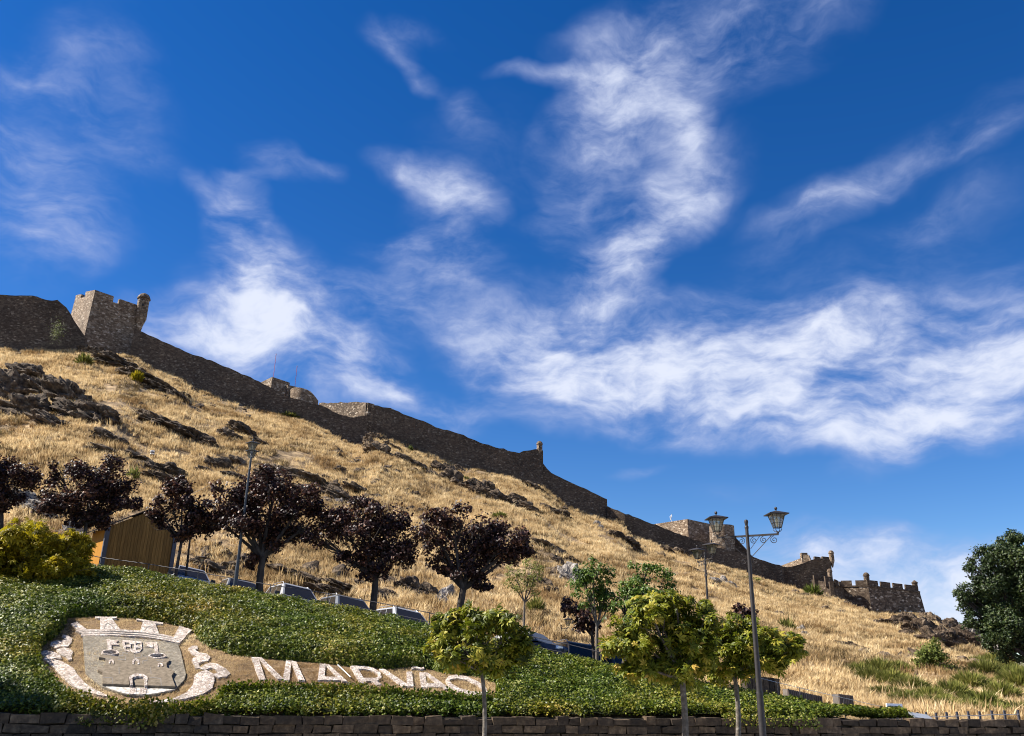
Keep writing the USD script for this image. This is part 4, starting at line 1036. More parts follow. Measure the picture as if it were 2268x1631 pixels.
SCALE = lambda p: np.linalg.norm(p - EYE) / FOC
ROCKS = [
    ("rock", "huge dark craggy outcrop at the left edge below the corner tower", [(55, 830, 42, 32), (95, 862, 50, 42), (140, 880, 40, 38), (172, 915, 50, 32), (55, 905, 45, 42), (218, 925, 40, 28), (120, 940, 45, 22), (20, 860, 40, 55)]),
    ("rock", "long slanting rock slab directly under the corner tower", [(208, 782, 30, 15), (250, 803, 40, 14), (300, 832, 44, 15), (350, 862, 40, 14), (388, 885, 24, 9)]),
    ("rock", "grey rock between the huge crag and the beehive shaped box", [(230, 967, 32, 12), (252, 972, 20, 9)]),
    ("rock", "broad ragged outcrop in the grass right of the huge left crag", [(325, 925, 40, 12), (365, 942, 45, 15), (420, 965, 42, 17), (452, 980, 26, 11)]),
    ("rock", "tilted rock slab above the left double lamp", [(540, 962, 34, 14), (505, 972, 24, 12), (572, 985, 26, 10)]),
    ("brown_rock", "low flat ledge of rock beside the beehive shaped box", [(230, 1000, 30, 9), (290, 1003, 40, 8), (330, 1012, 24, 7)]),
    ("rock", "rounded lichen rock below the beehive shaped box", [(335, 1030, 34, 16), (372, 1040, 36, 16), (350, 1052, 40, 14)]),
    ("rock", "outcrop left of the left lamp post below its lanterns", [(490, 1028, 30, 14), (525, 1022, 24, 12), (450, 1042, 22, 9), (518, 1062, 30, 12)]),
    ("pale_rock", "pale blocky rocks at the left edge under the purple trees", [(48, 1118, 34, 16), (100, 1142, 34, 14), (75, 1132, 24, 12)]),
    ("pale_rock", "pale tumbled rocks beside the wooden hut at the left", [(150, 1185, 24, 20), (170, 1205, 22, 20), (140, 1215, 20, 14)]),
    ("brown_rock", "wide dark rocky ledge behind the crowns of the middle purple trees", [(610, 1038, 36, 18), (650, 1055, 40, 18), (700, 1072, 44, 18), (745, 1098, 40, 14), (800, 1088, 40, 10), (600, 1070, 40, 16), (660, 1095, 40, 18)]),
    ("pale_rock", "small pale rock above the third purple tree from the right", [(748, 1112, 12, 11), (728, 1098, 10, 8)]),
    ("brown_rock", "shaded rocky step in the recess between the two curtain walls", [(826, 975, 18, 16), (835, 998, 24, 16), (815, 990, 12, 16), (862, 990, 26, 9), (885, 1020, 30, 12), (915, 1030, 28, 10)]),
    ("rock", "tall grey crag under the second curtain wall", [(955, 1048, 20, 12), (985, 1038, 28, 18), (1000, 1060, 26, 20), (1016, 1040, 14, 12), (1042, 1075, 22, 18), (1060, 1092, 24, 16)]),
    ("rock", "dark cleft crag continuing down right of the tall grey crag", [(1078, 1085, 24, 18), (1098, 1100, 22, 14), (1120, 1105, 18, 10)]),
    ("brown_rock", "mossy dark rock hump below the corner turret", [(1142, 1104, 26, 13), (1168, 1122, 22, 12), (1178, 1080, 24, 9)]),
    ("brown_rock", "low dark rocks in the grass below the sweeping curtain wall", [(1215, 1130, 24, 10), (1245, 1142, 24, 10)]),
    ("rock", "small rock below the mossy hump", [(1193, 1152, 13, 7)]),
    ("pale_rock", "little pale boulder in the open grass left of the wall angle", [(1322, 1166, 9, 8), (1330, 1172, 6, 6)]),
    ("rock", "humped outcrop below the wall angle", [(1362, 1184, 18, 13), (1388, 1200, 24, 16), (1405, 1212, 16, 9)]),
    ("rock", "two rounded boulders at the foot of the curtain below the keep", [(1478, 1219, 15, 9), (1506, 1224, 18, 11)]),
    ("brown_rock", "dark stony strip right of the rightmost large purple tree", [(1205, 1212, 26, 9), (1235, 1228, 28, 9), (1262, 1243, 20, 7)]),
    ("pale_rock", "jagged pale grey rock left of the bright green trees", [(1242, 1263, 16, 10), (1258, 1282, 26, 24), (1278, 1300, 18, 18)]),
    ("rock", "flat sloping rock beside the feathery light green tree", [(1208, 1300, 22, 12), (1225, 1315, 18, 9)]),
    ("pale_rock", "pale stone crest left of the main lamp post", [(1602, 1284, 12, 11), (1616, 1293, 14, 9), (1585, 1290, 14, 7)]),
    ("brown_rock", "flat stones between the two double lamps", [(1530, 1262, 24, 8), (1555, 1272, 20, 7), (1580, 1300, 16, 9)]),
    ("rock", "low ledge in the grass just right of the main lamp post", [(1712, 1345, 18, 6)]),
    ("pale_rock", "leaning pale slab beside the hillside broom clump", [(1774, 1392, 9, 12), (1784, 1410, 10, 10)]),
    ("brown_rock", "wide flat brown outcrop in the open grass below the bastion", [(1885, 1434, 24, 9), (1912, 1440, 26, 8)]),
    ("white_stone", "single small white stone lying in the grass below the battery", [(1899, 1412, 7, 3.5)]),
    ("rock", "grey rocks at the left foot of the bastion", [(1968, 1384, 24, 11), (1992, 1395, 20, 11)]),
    ("rock", "steep stony slope of rock under the bastion", [(2018, 1392, 28, 16), (2045, 1405, 32, 20), (2075, 1418, 30, 20), (2100, 1430, 30, 20)]),
    ("brown_rock", "shaded rock knob at the right foot of the bastion", [(2058, 1374, 22, 14), (2075, 1388, 20, 18), (2090, 1400, 20, 18)]),
    ("rock", "jagged dark rocks on the skyline right of the bastion", [(2105, 1402, 22, 18), (2128, 1416, 24, 20), (2145, 1432, 24, 18)]),
    ("pale_rock", "pale jagged skyline rocks next to the dark tree at the right edge", [(2152, 1408, 22, 18), (2178, 1432, 24, 20), (2205, 1452, 26, 18), (2238, 1470, 26, 16), (2265, 1488, 26, 14)]),
    ("brown_rock", "brown cut earth and rock behind the cars in the middle of the parking road", [(690, 1288, 46, 9), (760, 1298, 40, 10), (730, 1310, 44, 10), (640, 1278, 30, 8)]),
    ("rock", "rocky foot of the slope behind the two right purple trunks", [(858, 1330, 28, 13), (905, 1312, 30, 16), (948, 1332, 32, 18)]),
    ("pale_rock", "pale upright rock beside the rightmost large purple tree trunk", [(984, 1338, 14, 22), (972, 1352, 14, 14)]),
    ("brown_rock", "brown rocky foot of the slope behind the left parked cars", [(470, 1252, 32, 13), (510, 1262, 28, 12), (440, 1240, 22, 10)]),
    ("brown_rock", "stony ledge low on the slope right of the round tree by the lamp", [(1800, 1440, 22, 7), (1830, 1450, 24, 8), (1860, 1462, 18, 6)]),
]
ROCKXY = []
for _i, (mt, lab, lumps) in enumerate(ROCKS):
    t = None
    for _j, (px, py, rx, ry) in enumerate(lumps):
        p = hill_hit(px, py + ry * .35); s = SCALE(p)
        r3 = np.array([rx * s * 1.15, rx * s * .85, ry * s * (1.35 if _i else 1.0)])
        c = p + [0, rx * s * .18, ry * s * .02]
        if t is None:
            t = thing("rock_outcrop", lab, "rock", p)
        part(t, "boulder", lump(c, r3, _i * 11 + _j, 4), mt, smooth=24)
        ROCKXY.append((c[0], c[1], rx * s))
ROCKXY = np.array(ROCKXY)

# ---------------------------------------------------------------- dry grass
def tuft(seed, n=64, h0=.22, h1=.52, rad=.55, w=.018):
    r = np.random.default_rng(seed); m = MB()
    hubs = r.uniform(-rad, rad, (9, 2))
    for _ in range(n):
        b = hubs[r.integers(9)] + r.normal(0, .09, 2); h = r.uniform(h0, h1); a = r.uniform(0, 6.28)
        lean = np.array([.16 + r.normal(0, .16), -.04 + r.normal(0, .16)]) * h * 1.6
        p = np.array([*b, -.06]); mid = p + [lean[0] * .35, lean[1] * .35, h * .6]; q = p + [lean[0], lean[1], h]
        ww = np.array([math.cos(a), math.sin(a), 0]) * w
        m.add([p - ww, p + ww, mid - ww * .8, mid + ww * .8, q], [[0, 1, 3], [0, 3, 2], [2, 3, 4]])
    return m.get()


_r = np.random.default_rng(31)
_n = 62000
_u = _r.uniform(-1.05, .92, _n); _v = _r.uniform(0, 1, _n) ** .92
_P = hill(_u, _v)
_dens = meshkit.fbm(_P * [.16, .10, .0] + [3, 1, 0], 3, 8)
_k = (_r.uniform(0, 1, _n) < np.clip((_dens - .30) * 5.0, .12, 1)) & (_v > .012)
_d = np.min(np.hypot(_P[:, None, 0] - ROCKXY[None, :, 0], (_P[:, None, 1] - ROCKXY[None, :, 1])) / ROCKXY[None, :, 2], axis=1) if True else 0
_k &= (_d > .66) | (_r.uniform(0, 1, _n) < .10)
_P, _v = _P[_k], _v[_k]
# the same grass on the flat strip beyond the end of the ivy
_u = _r.uniform(.36, .80, 2600); _t = _r.uniform(0, 1, 2600)
_y = wall_y(_u) + 1.5 + (base_y(_u) + .5 - wall_y(_u)) * _t
_tt = np.clip((_y - wall_y(_u) - .3) / (top_y(_u) - wall_y(_u) - .3), 0, 1)
_Q = np.stack([_u * _y, _y, np.where(_y > top_y(_u), road_z(_u), bank(_u, _tt)[:, 2])], 1)
_Q = _Q[(_u > UEND) | (_y > top_y(_u) + .3)]
_nh = len(_P)
_P = np.vstack([_P, _Q])
instancer("/World/dry_grass", [(tuft(k), "dry_blade") for k in range(5)] + [(tuft(9, 26, .45, .8), "dry_blade")], _P, _r.choice(6, len(_P), p=[.18, .18, .18, .18, .18, .10]), align(np.tile([0, -.12, 1.0], (len(_P), 1)) + _r.normal(0, .05, (len(_P), 3)), _r) * 1.0, _r.uniform(.65, 1.25, len(_P)) * np.where(np.arange(len(_P)) < _nh, 1, .42), 5)
tag("/World/dry_grass", "tall straw coloured dry grass covering the hillside", "grass", None, "stuff")

# loose stones and low brown scrub that nobody could count, scattered between the outcrops
_sp = [(lump((0, 0, 0), (.5, .42, .30), 900 + k, 2), "rock" if k < 3 else "brown_rock") for k in range(5)]
_u = _r.uniform(-.70, .70, 5200); _v = _r.uniform(.02, .99, 5200)
_P = hill(_u, _v)
_c = meshkit.fbm(_P * [.11, .07, 0] + [9, 4, 0], 3, 17)
_k = (_c > .655) & (_v > .10)
_P = _P[_k]
instancer("/World/loose_stones", _sp, _P, _r.integers(0, 5, len(_P)), align(np.tile([0, -.3, 1.0], (len(_P), 1)), _r), _r.uniform(.30, 1.0, len(_P)) ** 2 * 1.7)
tag("/World/loose_stones", "small loose stones and ledges showing through the dry grass", "stones", None, "stuff")
_sp = [(tuft(700 + k, 46, .22, .50, .40, .016), "scrub_blade") for k in range(3)]
_u = _r.uniform(-.70, .70, 9000); _v = _r.uniform(.02, .99, 9000)
_P = hill(_u, _v)
_c = meshkit.fbm(_P * [.14, .05, 0] + [2, 7, 0], 3, 23)
_P = _P[_c > .56]
instancer("/World/brown_scrub", _sp, _P, _r.integers(0, 3, len(_P)), align(np.tile([0, -.1, 1.0], (len(_P), 1)), _r), _r.uniform(.8, 1.5, len(_P)), 5)
tag("/World/brown_scrub", "low brown scrub in patches through the dry grass", "scrub", None, "stuff")

# ---------------------------------------------------------------- trees and bushes
def tree(name, label, cat, base, crown, Y, leaf, leafmat, size, dens, rng, bark="bark", trunk_r=.10, fork=None, group=None, up=.55, depth=.85, sigma=.20, twig=True, zbase=None, hang=0.0, grow=1.0):
    """Tree that stands at the picture place base; crown = (px, py, rx, ry) clumps; trunk to fork, then a limb into every clump, leaves in bunches round twigs."""
    b = at(base[0], base[1], Y)
    if zbase is not None:
        d = ray(base[0], base[1])
        b = np.array([b[0], b[1], zbase])
    s = SCALE(b)
    t = thing(name, label, cat, b, group)
    fk = np.array(fork if fork is not None else (base[0], base[1] - 40))
    F = at(fk[0], fk[1], Y)
    C = []
    for (px, py, rx, ry) in crown:
        rx, ry = rx * grow, ry * grow
        dy = rng.uniform(-.5, .5) * max(rx, ry) * s * depth
        C.append((at(px, py, Y + dy), rx * s, ry * s))
    if twig:
        m = MB()
        k = np.linspace(0, 1, 7)[:, None]
        bow = np.array([rng.normal(0, .05), rng.normal(0, .05), 0])
        P = (b - [0, 0, .3]) * (1 - k) + F * k + bow * np.sin(np.pi * k)
        m.tube(P, trunk_r * np.array([1.35, 1.1, 1.0, .95, .9, .86, .8]), 9)
        part(t, "trunk", m, bark, smooth=50)
        m = MB()
        for c, rx, ry in C:
            mid = F * .45 + c * .55 + np.array([rng.normal(0, .12), rng.normal(0, .12), -.08 * rx]) * rx
            k = np.linspace(0, 1, 6)[:, None]
            Q = F * (1 - k) ** 2 + 2 * mid * k * (1 - k) + c * k ** 2
            m.tube(Q, trunk_r * np.array([.62, .5, .4, .3, .2, .10]), 6)
            for _ in range(4):
                e = c + unit(rng.normal(size=3)) * [rx, rx, ry] * .8
                m.tube([Q[3], (Q[3] + e) / 2 + rng.normal(0, .06, 3), e], trunk_r * np.array([.22, .14, .05]), 4)
        part(t, "limbs", m, "bark" if bark == "pale_bark" else bark, smooth=50)
    pts, nor = [], []
    D = []
    for c, rx, ry in C:
        D.append((c, rx * .78, ry * .78, .42))
        if min(rx, ry) > .25:
            for _ in range(5):
                e = unit(rng.normal(size=3)) * [rx, rx * depth, ry] * rng.uniform(.55, .98)
                q = rng.uniform(.28, .52)
                D.append((c + e, rx * q, ry * q, 1.0))
        else:
            D.append((c, rx, ry, .7))
    for c, rx, ry, dk in D:
        n = int(dens * rx * ry * dk)
        tw = max(5, n // 26)
        dirs = unit(rng.normal(size=(tw, 3)))
        rad = rng.uniform(.25, 1.0, tw) ** .5
        T = c + dirs * rad[:, None] * np.array([rx, rx * depth, ry])
        q = rng.integers(0, tw, n)
        sg_ = sigma * min(1.0, 1.8 * min(rx, ry))
        off = rng.normal(0, sg_, (n, 3)) * [1, 1, .75]
        free = rng.uniform(0, 1, n) < .30
        fd = unit(rng.normal(size=(n, 3))) * rng.uniform(.3, 1.12, n)[:, None] ** .6
        pts.append(np.where(free[:, None], c + fd * np.array([rx, rx * depth, ry]), T[q] + off))
        nor.append(unit(dirs[q] * .7 + unit(rng.normal(size=(n, 3))) * .75 + np.array([-.15, -.15, up])))
    pts, nor = np.vstack(pts), np.vstack(nor)
    v, f = leaves(pts, nor, rng.uniform(.7, 1.25, len(pts)) * size, leaf, rng)
    if hang:
        k = len(arr(leaf)[0]); loc = v.reshape(-1, k, 3); loc[..., 2] -= hang * np.linalg.norm(loc[..., :2] - pts[:, None, :2], axis=-1); v = loc.reshape(-1, 3)
    part(t, "crown", (v, f), leafmat, leaf=len(arr(leaf)[0]))
    return t


def on_road(px, Y):
    d = ray(px, 1300); u = d[0] / d[1]
    return float(road_z(u))


_r = np.random.default_rng(77)
MAPLES = [
    ("purple maple cut off by the left edge of the view", (4, 1245), (4, 1140), [(5, 1075, 44, 42), (48, 1052, 28, 28), (-40, 1060, 50, 50), (10, 1108, 30, 22)], 39.0),
    ("purple leaved tree left of the wooden hut with a sprig at its top", (186, 1240), (192, 1160), [(118, 1090, 32, 34), (190, 1068, 46, 36), (238, 1062, 42, 40), (270, 1102, 34, 28), (150, 1120, 40, 30), (205, 1120, 46, 36), (215, 1158, 22, 16), (120, 1030, 7, 12), (122, 1052, 9, 14), (296, 1115, 16, 16), (180, 1150, 26, 16)], 38.5),
    ("small purple leaved tree overlapping the right side of the wooden hut", (392, 1275), (402, 1200), [(347, 1128, 24, 24), (380, 1105, 32, 30), (405, 1080, 20, 24), (432, 1122, 34, 28), (468, 1158, 24, 22), (405, 1155, 40, 28), (350, 1155, 22, 14), (440, 1170, 26, 20), (398, 1190, 18, 14)], 38.0),
    ("large purple leaved tree right behind the left double lamp", (577, 1310), (581, 1235), [(500, 1112, 36, 38), (555, 1085, 46, 38), (615, 1072, 44, 36), (600, 1125, 70, 50), (676, 1106, 42, 36), (540, 1155, 50, 40), (640, 1160, 46, 36), (590, 1205, 42, 32), (700, 1150, 22, 26), (560, 1240, 20, 16), (480, 1150, 22, 22)], 37.5),
    ("large purple leaved tree in the middle of the row of three", (822, 1350), (832, 1282), [(758, 1152, 46, 38), (815, 1128, 38, 24), (868, 1142, 42, 34), (800, 1185, 66, 42), (876, 1195, 44, 40), (716, 1190, 34, 24), (845, 1235, 52, 34), (775, 1238, 26, 22), (805, 1262, 30, 20), (690, 1182, 16, 16)], 37.0),
    ("large purple leaved tree furthest right in the row of three", (1017, 1372), (1026, 1305), [(958, 1168, 40, 36), (1008, 1142, 34, 24), (1075, 1168, 42, 36), (1030, 1200, 72, 46), (1108, 1205, 46, 36), (1150, 1212, 32, 26), (1162, 1188, 9, 22), (1020, 1262, 40, 28), (1058, 1288, 28, 20), (965, 1215, 36, 30), (980, 1262, 14, 14)], 36.5),
    ("small dark purple tree half hidden behind the slim bright green tree", (1318, 1465), (1312, 1410), [(1268, 1348, 24, 20), (1296, 1362, 22, 28), (1312, 1390, 16, 14), (1256, 1335, 10, 12)], 36.0),
    ("dark purple foliage showing just left of the main lamp post", (1655, 1500), (1655, 1420), [(1645, 1362, 22, 24), (1665, 1382, 20, 24), (1648, 1395, 18, 16)], 35.0),
]
for _i, (lab, base, fk, cr, Y) in enumerate(MAPLES):
    tree("purple_maple", lab, "tree", base, cr, Y, LEAF_MAPLE, "purple_leaf", .118, 1950, _r, "dark_bark", [.10, .10, .08, .17, .16, .17, .08, .08][_i], fk, "purple leaved trees along the parking road", zbase=on_road(base[0], Y), sigma=.17, grow=1.12)
# a second thin stem beside the hut
tree("slim_tree", "thin bare tree stem between the hut and the small street lamp", "tree", (415, 1268), [(421, 1165, 16, 18), (415, 1185, 14, 12)], 39.5, LEAF_MAPLE, "purple_leaf", .14, 700, _r, "dark_bark", .055, (421, 1190), zbase=on_road(415, 39.5), sigma=.12)
tree("green_tree", "slim bright green tree with a leaning forked trunk, above the dark parked car", "tree", (1320, 1468), [(1312, 1262, 30, 24), (1308, 1290, 38, 28), (1345, 1300, 22, 30), (1318, 1325, 42, 26), (1350, 1335, 22, 22), (1290, 1275, 14, 20)], 34.5, LEAF_OVAL, "linden_leaf", .125, 1900, _r, "bark", .075, (1322, 1388), zbase=on_road(1320, 34.5), sigma=.13, hang=.2, grow=1.15)
tree("green_tree", "broader bright green tree with a dark forked trunk behind the big chestnut", "tree", (1382, 1512), [(1400, 1298, 26, 28), (1430, 1272, 32, 20), (1468, 1300, 24, 28), (1425, 1325, 46, 28), (1478, 1325, 18, 22), (1382, 1322, 18, 22), (1420, 1360, 50, 26), (1385, 1430, 14, 12)], 33.0, LEAF_OVAL, "linden_leaf", .125, 1800, _r, "dark_bark", .16, (1390, 1440), zbase=on_road(1382, 33) - .1, sigma=.14, hang=.2, grow=1.2)
tree("feathery_tree", "feathery pale green young tree on the slope right of the purple trees", "tree", (1160, 1388), [(1176, 1246, 18, 14), (1186, 1264, 18, 22), (1142, 1274, 24, 22), (1158, 1298, 34, 22), (1184, 1312, 18, 12), (1130, 1290, 14, 12)], 49.0, LEAF_OVAL, "olive_leaf", .115, 1050, _r, "pale_bark", .07, (1162, 1335), sigma=.16, zbase=float(at(1160, 1388, 49)[2]))
tree("chestnut_tree", "round yellow green chestnut tree in front of the letter O", "tree", (1067, 1640), [(990, 1400, 34, 30), (1055, 1388, 56, 34), (1118, 1398, 40, 34), (1030, 1438, 62, 36), (1090, 1455, 62, 38), (1148, 1418, 24, 28), (1015, 1462, 40, 18), (975, 1432, 28, 30), (1000, 1362, 12, 14), (1098, 1358, 14, 12), (1108, 1464, 34, 14)], 21.2, LEAF_PALM, "chestnut_leaf", .19, 900, _r, "pale_bark", .055, (1068, 1490), "chestnut trees in front of the low wall", zbase=0.0, sigma=.15, up=.9, grow=1.10)
tree("chestnut_tree", "largest yellow green chestnut tree, left of the main lamp post", "tree", (1514, 1680), [(1390, 1400, 44, 36), (1440, 1362, 52, 36), (1500, 1348, 46, 32), (1368, 1432, 30, 26), (1450, 1430, 70, 44), (1528, 1418, 56, 46), (1490, 1482, 70, 30), (1560, 1372, 30, 28), (1415, 1475, 34, 22), (1445, 1335, 22, 14), (1535, 1472, 44, 26)], 22.6, LEAF_PALM, "chestnut_leaf", .19, 900, _r, "pale_bark", .085, (1511, 1505), "chestnut trees in front of the low wall", zbase=0.0, sigma=.15, up=.9, grow=1.24)
tree("chestnut_tree", "yellow green chestnut tree whose right branch reaches past the main lamp post", "tree", (1629, 1680), [(1600, 1385, 40, 32), (1640, 1420, 46, 36), (1700, 1428, 40, 28), (1745, 1438, 34, 22), (1600, 1462, 46, 32), (1672, 1462, 40, 24), (1730, 1455, 30, 16), (1562, 1345, 10, 14), (1620, 1490, 40, 18)], 24.3, LEAF_PALM, "chestnut_leaf", .19, 900, _r, "pale_bark", .07, (1626, 1490), "chestnut trees in front of the low wall", zbase=0.0, sigma=.15, up=.9, grow=1.24)
tree("yellow_tree", "bushy yellow green tree on the bank at the left edge", "tree", (90, 1340), [(75, 1188, 48, 34), (112, 1226, 56, 36), (50, 1245, 70, 52), (150, 1258, 44, 26), (92, 1285, 66, 38), (20, 1215, 50, 50), (178, 1262, 18, 14), (30, 1310, 50, 26), (-40, 1250, 60, 70)], 34.5, LEAF_PALM, "yellow_leaf", .22, 900, _r, "bark", .10, (88, 1300), zbase=float(soil_top(ray(90, 1300)[0] / ray(90, 1300)[1])) - .4, sigma=.16, up=.7, grow=1.15)
tree("shade_tree", "broad leafy tree just outside the left edge of the view", "tree", (-400, 1640), [(-400, 900, 170, 130), (-300, 960, 120, 100), (-500, 960, 140, 120), (-380, 790, 120, 100), (-420, 1040, 150, 80), (-260, 880, 90, 80)], 22.3, LEAF_PALM, "chestnut_leaf", .26, 420, _r, "bark", .16, (-410, 1250), zbase=0.0, sigma=.25, up=.7)
tree("dark_tree", "tall dark green tree cut off by the right edge of the view", "tree", (2330, 1640), [(2172, 1228, 16, 24), (2226, 1222, 16, 24), (2156, 1270, 20, 20), (2200, 1265, 26, 28), (2142, 1306, 26, 18), (2205, 1300, 40, 34), (2134, 1322, 18, 14), (2180, 1345, 40, 26), (2160, 1372, 24, 16), (2250, 1340, 50, 50), (2195, 1395, 40, 26), (2212, 1430, 30, 18), (2236, 1452, 26, 14), (2262, 1262, 34, 44), (2240, 1400, 40, 34), (2290, 1340, 50, 90), (2350, 1260, 60, 110), (2400, 1380, 80, 90), (2150, 1248, 9, 14), (2196, 1222, 8, 14), (2245, 1240, 40, 40), (2262, 1215, 30, 34), (2225, 1330, 46, 40), (2215, 1370, 40, 34), (2260, 1300, 46, 46)], 38.0, LEAF_OVAL, "dark_leaf", .125, 3600, _r, "dark_bark", .20, (2310, 1480), zbase=.6, sigma=.13, up=.4)
tree("green_shrub", "large upright green shrub among the low broom at the right", "shrub", (2068, 1530), [(2060, 1442, 18, 20), (2050, 1468, 26, 22), (2088, 1470, 26, 22), (2040, 1492, 34, 20), (2092, 1496, 38, 22), (2064, 1512, 44, 18), (2112, 1500, 18, 14), (2022, 1500, 18, 14), (2066, 1428, 9, 12)], 57.0, LEAF_OVAL, "shrub_leaf", .17, 1100, _r, "bark", .06, (2066, 1505), sigma=.2, grow=1.25, zbase=float(hill_hit(2068, 1530)[2]))


def bush(name, label, px, py, rx, ry, seed, mt, group=None, n=420, up=1.0, w=.035):
    """Bush of many thin upright shoots standing on the slope."""
    p = hill_hit(px, py + ry * .8); s = SCALE(p); r = np.random.default_rng(seed); ry = ry * 1.35
    m = MB(); V, F = [], []
    a = r.uniform(0, 6.28, n); d = np.sqrt(r.uniform(0, 1, n)); el = r.uniform(.25, 1.0, n)
    tip = np.stack([rx * s * d * np.cos(a), rx * s * .8 * d * np.sin(a), ry * s * 1.75 * np.sqrt(np.clip(1 - d ** 2 * .85, .05, 1)) * el], 1)
    tip *= (1 + .35 * (meshkit.fbm(tip * 2.2 / (rx * s) + seed, 2, seed)[:, None] - .5))
    root = tip * [.55, .55, .15]; root[:, 2] = tip[:, 2] * .45
    side = unit(r.normal(size=(n, 3))) * w * (s / .03)
    mid = (root + tip) / 2 + r.normal(0, .03, (n, 3))
    V = np.stack([root - side * .6, root + side * .6, mid + side, mid - side, tip], 1).reshape(-1, 3)
    k = np.arange(n)[:, None] * 5
    F = np.vstack([k + [0, 1, 2], k + [0, 2, 3], k + [3, 2, 4]])
    t = thing(name, label, "bush", p - [0, 0, .1], group)
    part(t, "shoots", (V + p, F), mt, leaf=5)
    st = MB()
    for _ in range(7):
        q = tip[r.integers(n)] * .7
        st.tube([p - [0, 0, .15], p + q * [.4, .4, .5], p + q], [.03, .02, .008], 4)
    part(t, "stems", st, "bark")
    return t


_r = np.random.default_rng(5)
_brooms = [(1905, 1492, 30, 13), (1950, 1488, 32, 15), (1992, 1486, 24, 12), (1930, 1508, 34, 14), (1975, 1512, 34, 15), (2018, 1522, 34, 14), (2060, 1540, 38, 14), (2110, 1530, 36, 15), (2150, 1520, 36, 16), (2190, 1508, 34, 16), (2228, 1496, 34, 17), (2170, 1482, 30, 13), (2210, 1470, 30, 13), (2130, 1548, 36, 14), (2175, 1546, 36, 15), (2220, 1540, 36, 16), (1960, 1534, 34, 11), (2010, 1548, 36, 11), (2090, 1558, 34, 11), (2150, 1566, 34, 11), (2215, 1568, 36, 12), (2262, 1530, 40, 20), (2262, 1570, 40, 14)]
for _i, (px, py, rx, ry) in enumerate(_brooms):
    rx, ry = rx * 1.25, ry * 1.1
    lab = "left of the large upright shrub" if px < 2000 else "round the foot of the large upright shrub" if px < 2120 else "on the slope under the dark tree at the right edge" if py < 1515 else "just behind the post fence at the right edge"
    bush("broom_bush", "low yellow green broom bush " + lab, px, py, rx, ry, 300 + _i, "broom_leaf", "broom bushes " + lab, 1500, w=.026)
for _i, (lab, px, py, rx, ry, mt) in enumerate([
    ("dark round bush on the slope just below the battery", 1801, 1314, 24, 14, "shrub_leaf"), ("olive green broom clump beside the leaning pale slab", 1744, 1386, 24, 16, "broom_leaf"),
    ("bright green bush on the slanting rock slab under the corner tower", 300, 838, 17, 13, "yellow_leaf"), ("yellow green weeds at the foot of the long curtain wall", 638, 922, 30, 7, "broom_leaf"),
    ("small green bush in the grass above the tall grey crag", 908, 994, 9, 9, "shrub_leaf"), ("tiny green bush close under the second curtain wall", 938, 993, 6, 5, "shrub_leaf"),
    ("green tuft on top of the dark cleft crag", 1030, 1055, 14, 7, "broom_leaf"), ("low green bushes at the foot of the dark tree trunk row near the feathery tree", 1186, 1350, 26, 18, "broom_leaf"),
    ("olive bush in the slope beside the second double lamp", 1525, 1330, 22, 9, "broom_leaf"), ("green weeds along the foot of the longest curtain wall", 1660, 1283, 26, 6, "broom_leaf"),
    ("pale green shrub behind the crown of the tree left of the hut", 292, 1052, 18, 16, "olive_leaf"), ("greenish bush under the far left curtain wall", 185, 800, 22, 12, "broom_leaf"),
    ("round scrubby bush in the grass left of the bright green trees", 1105, 1150, 22, 8, "broom_leaf"), ("green shoots at the foot of the curtain below the keep", 1470, 1200, 14, 8, "broom_leaf")]):
    bush("hill_bush", lab, px, py, rx, ry, 500 + _i, mt, None, 300, w=.035)
# greenery growing out of the far left wall
_p = at(131, 730, 117.6)
_wb = thing("wall_plant", "bright green plant growing out of the far left dark wall", "plant", _p)
_q = np.random.default_rng(8).normal(0, 1, (420, 3)) * [.55, .35, .8] + _p - [0, .3, .3]
part(_wb, "leaves", leaves(_q, np.tile([-.3, -.6, .8], (420, 1)) + np.random.default_rng(9).normal(0, .4, (420, 3)), .22, LEAF_OVAL, np.random.default_rng(3)), "shrub_leaf", leaf=5)

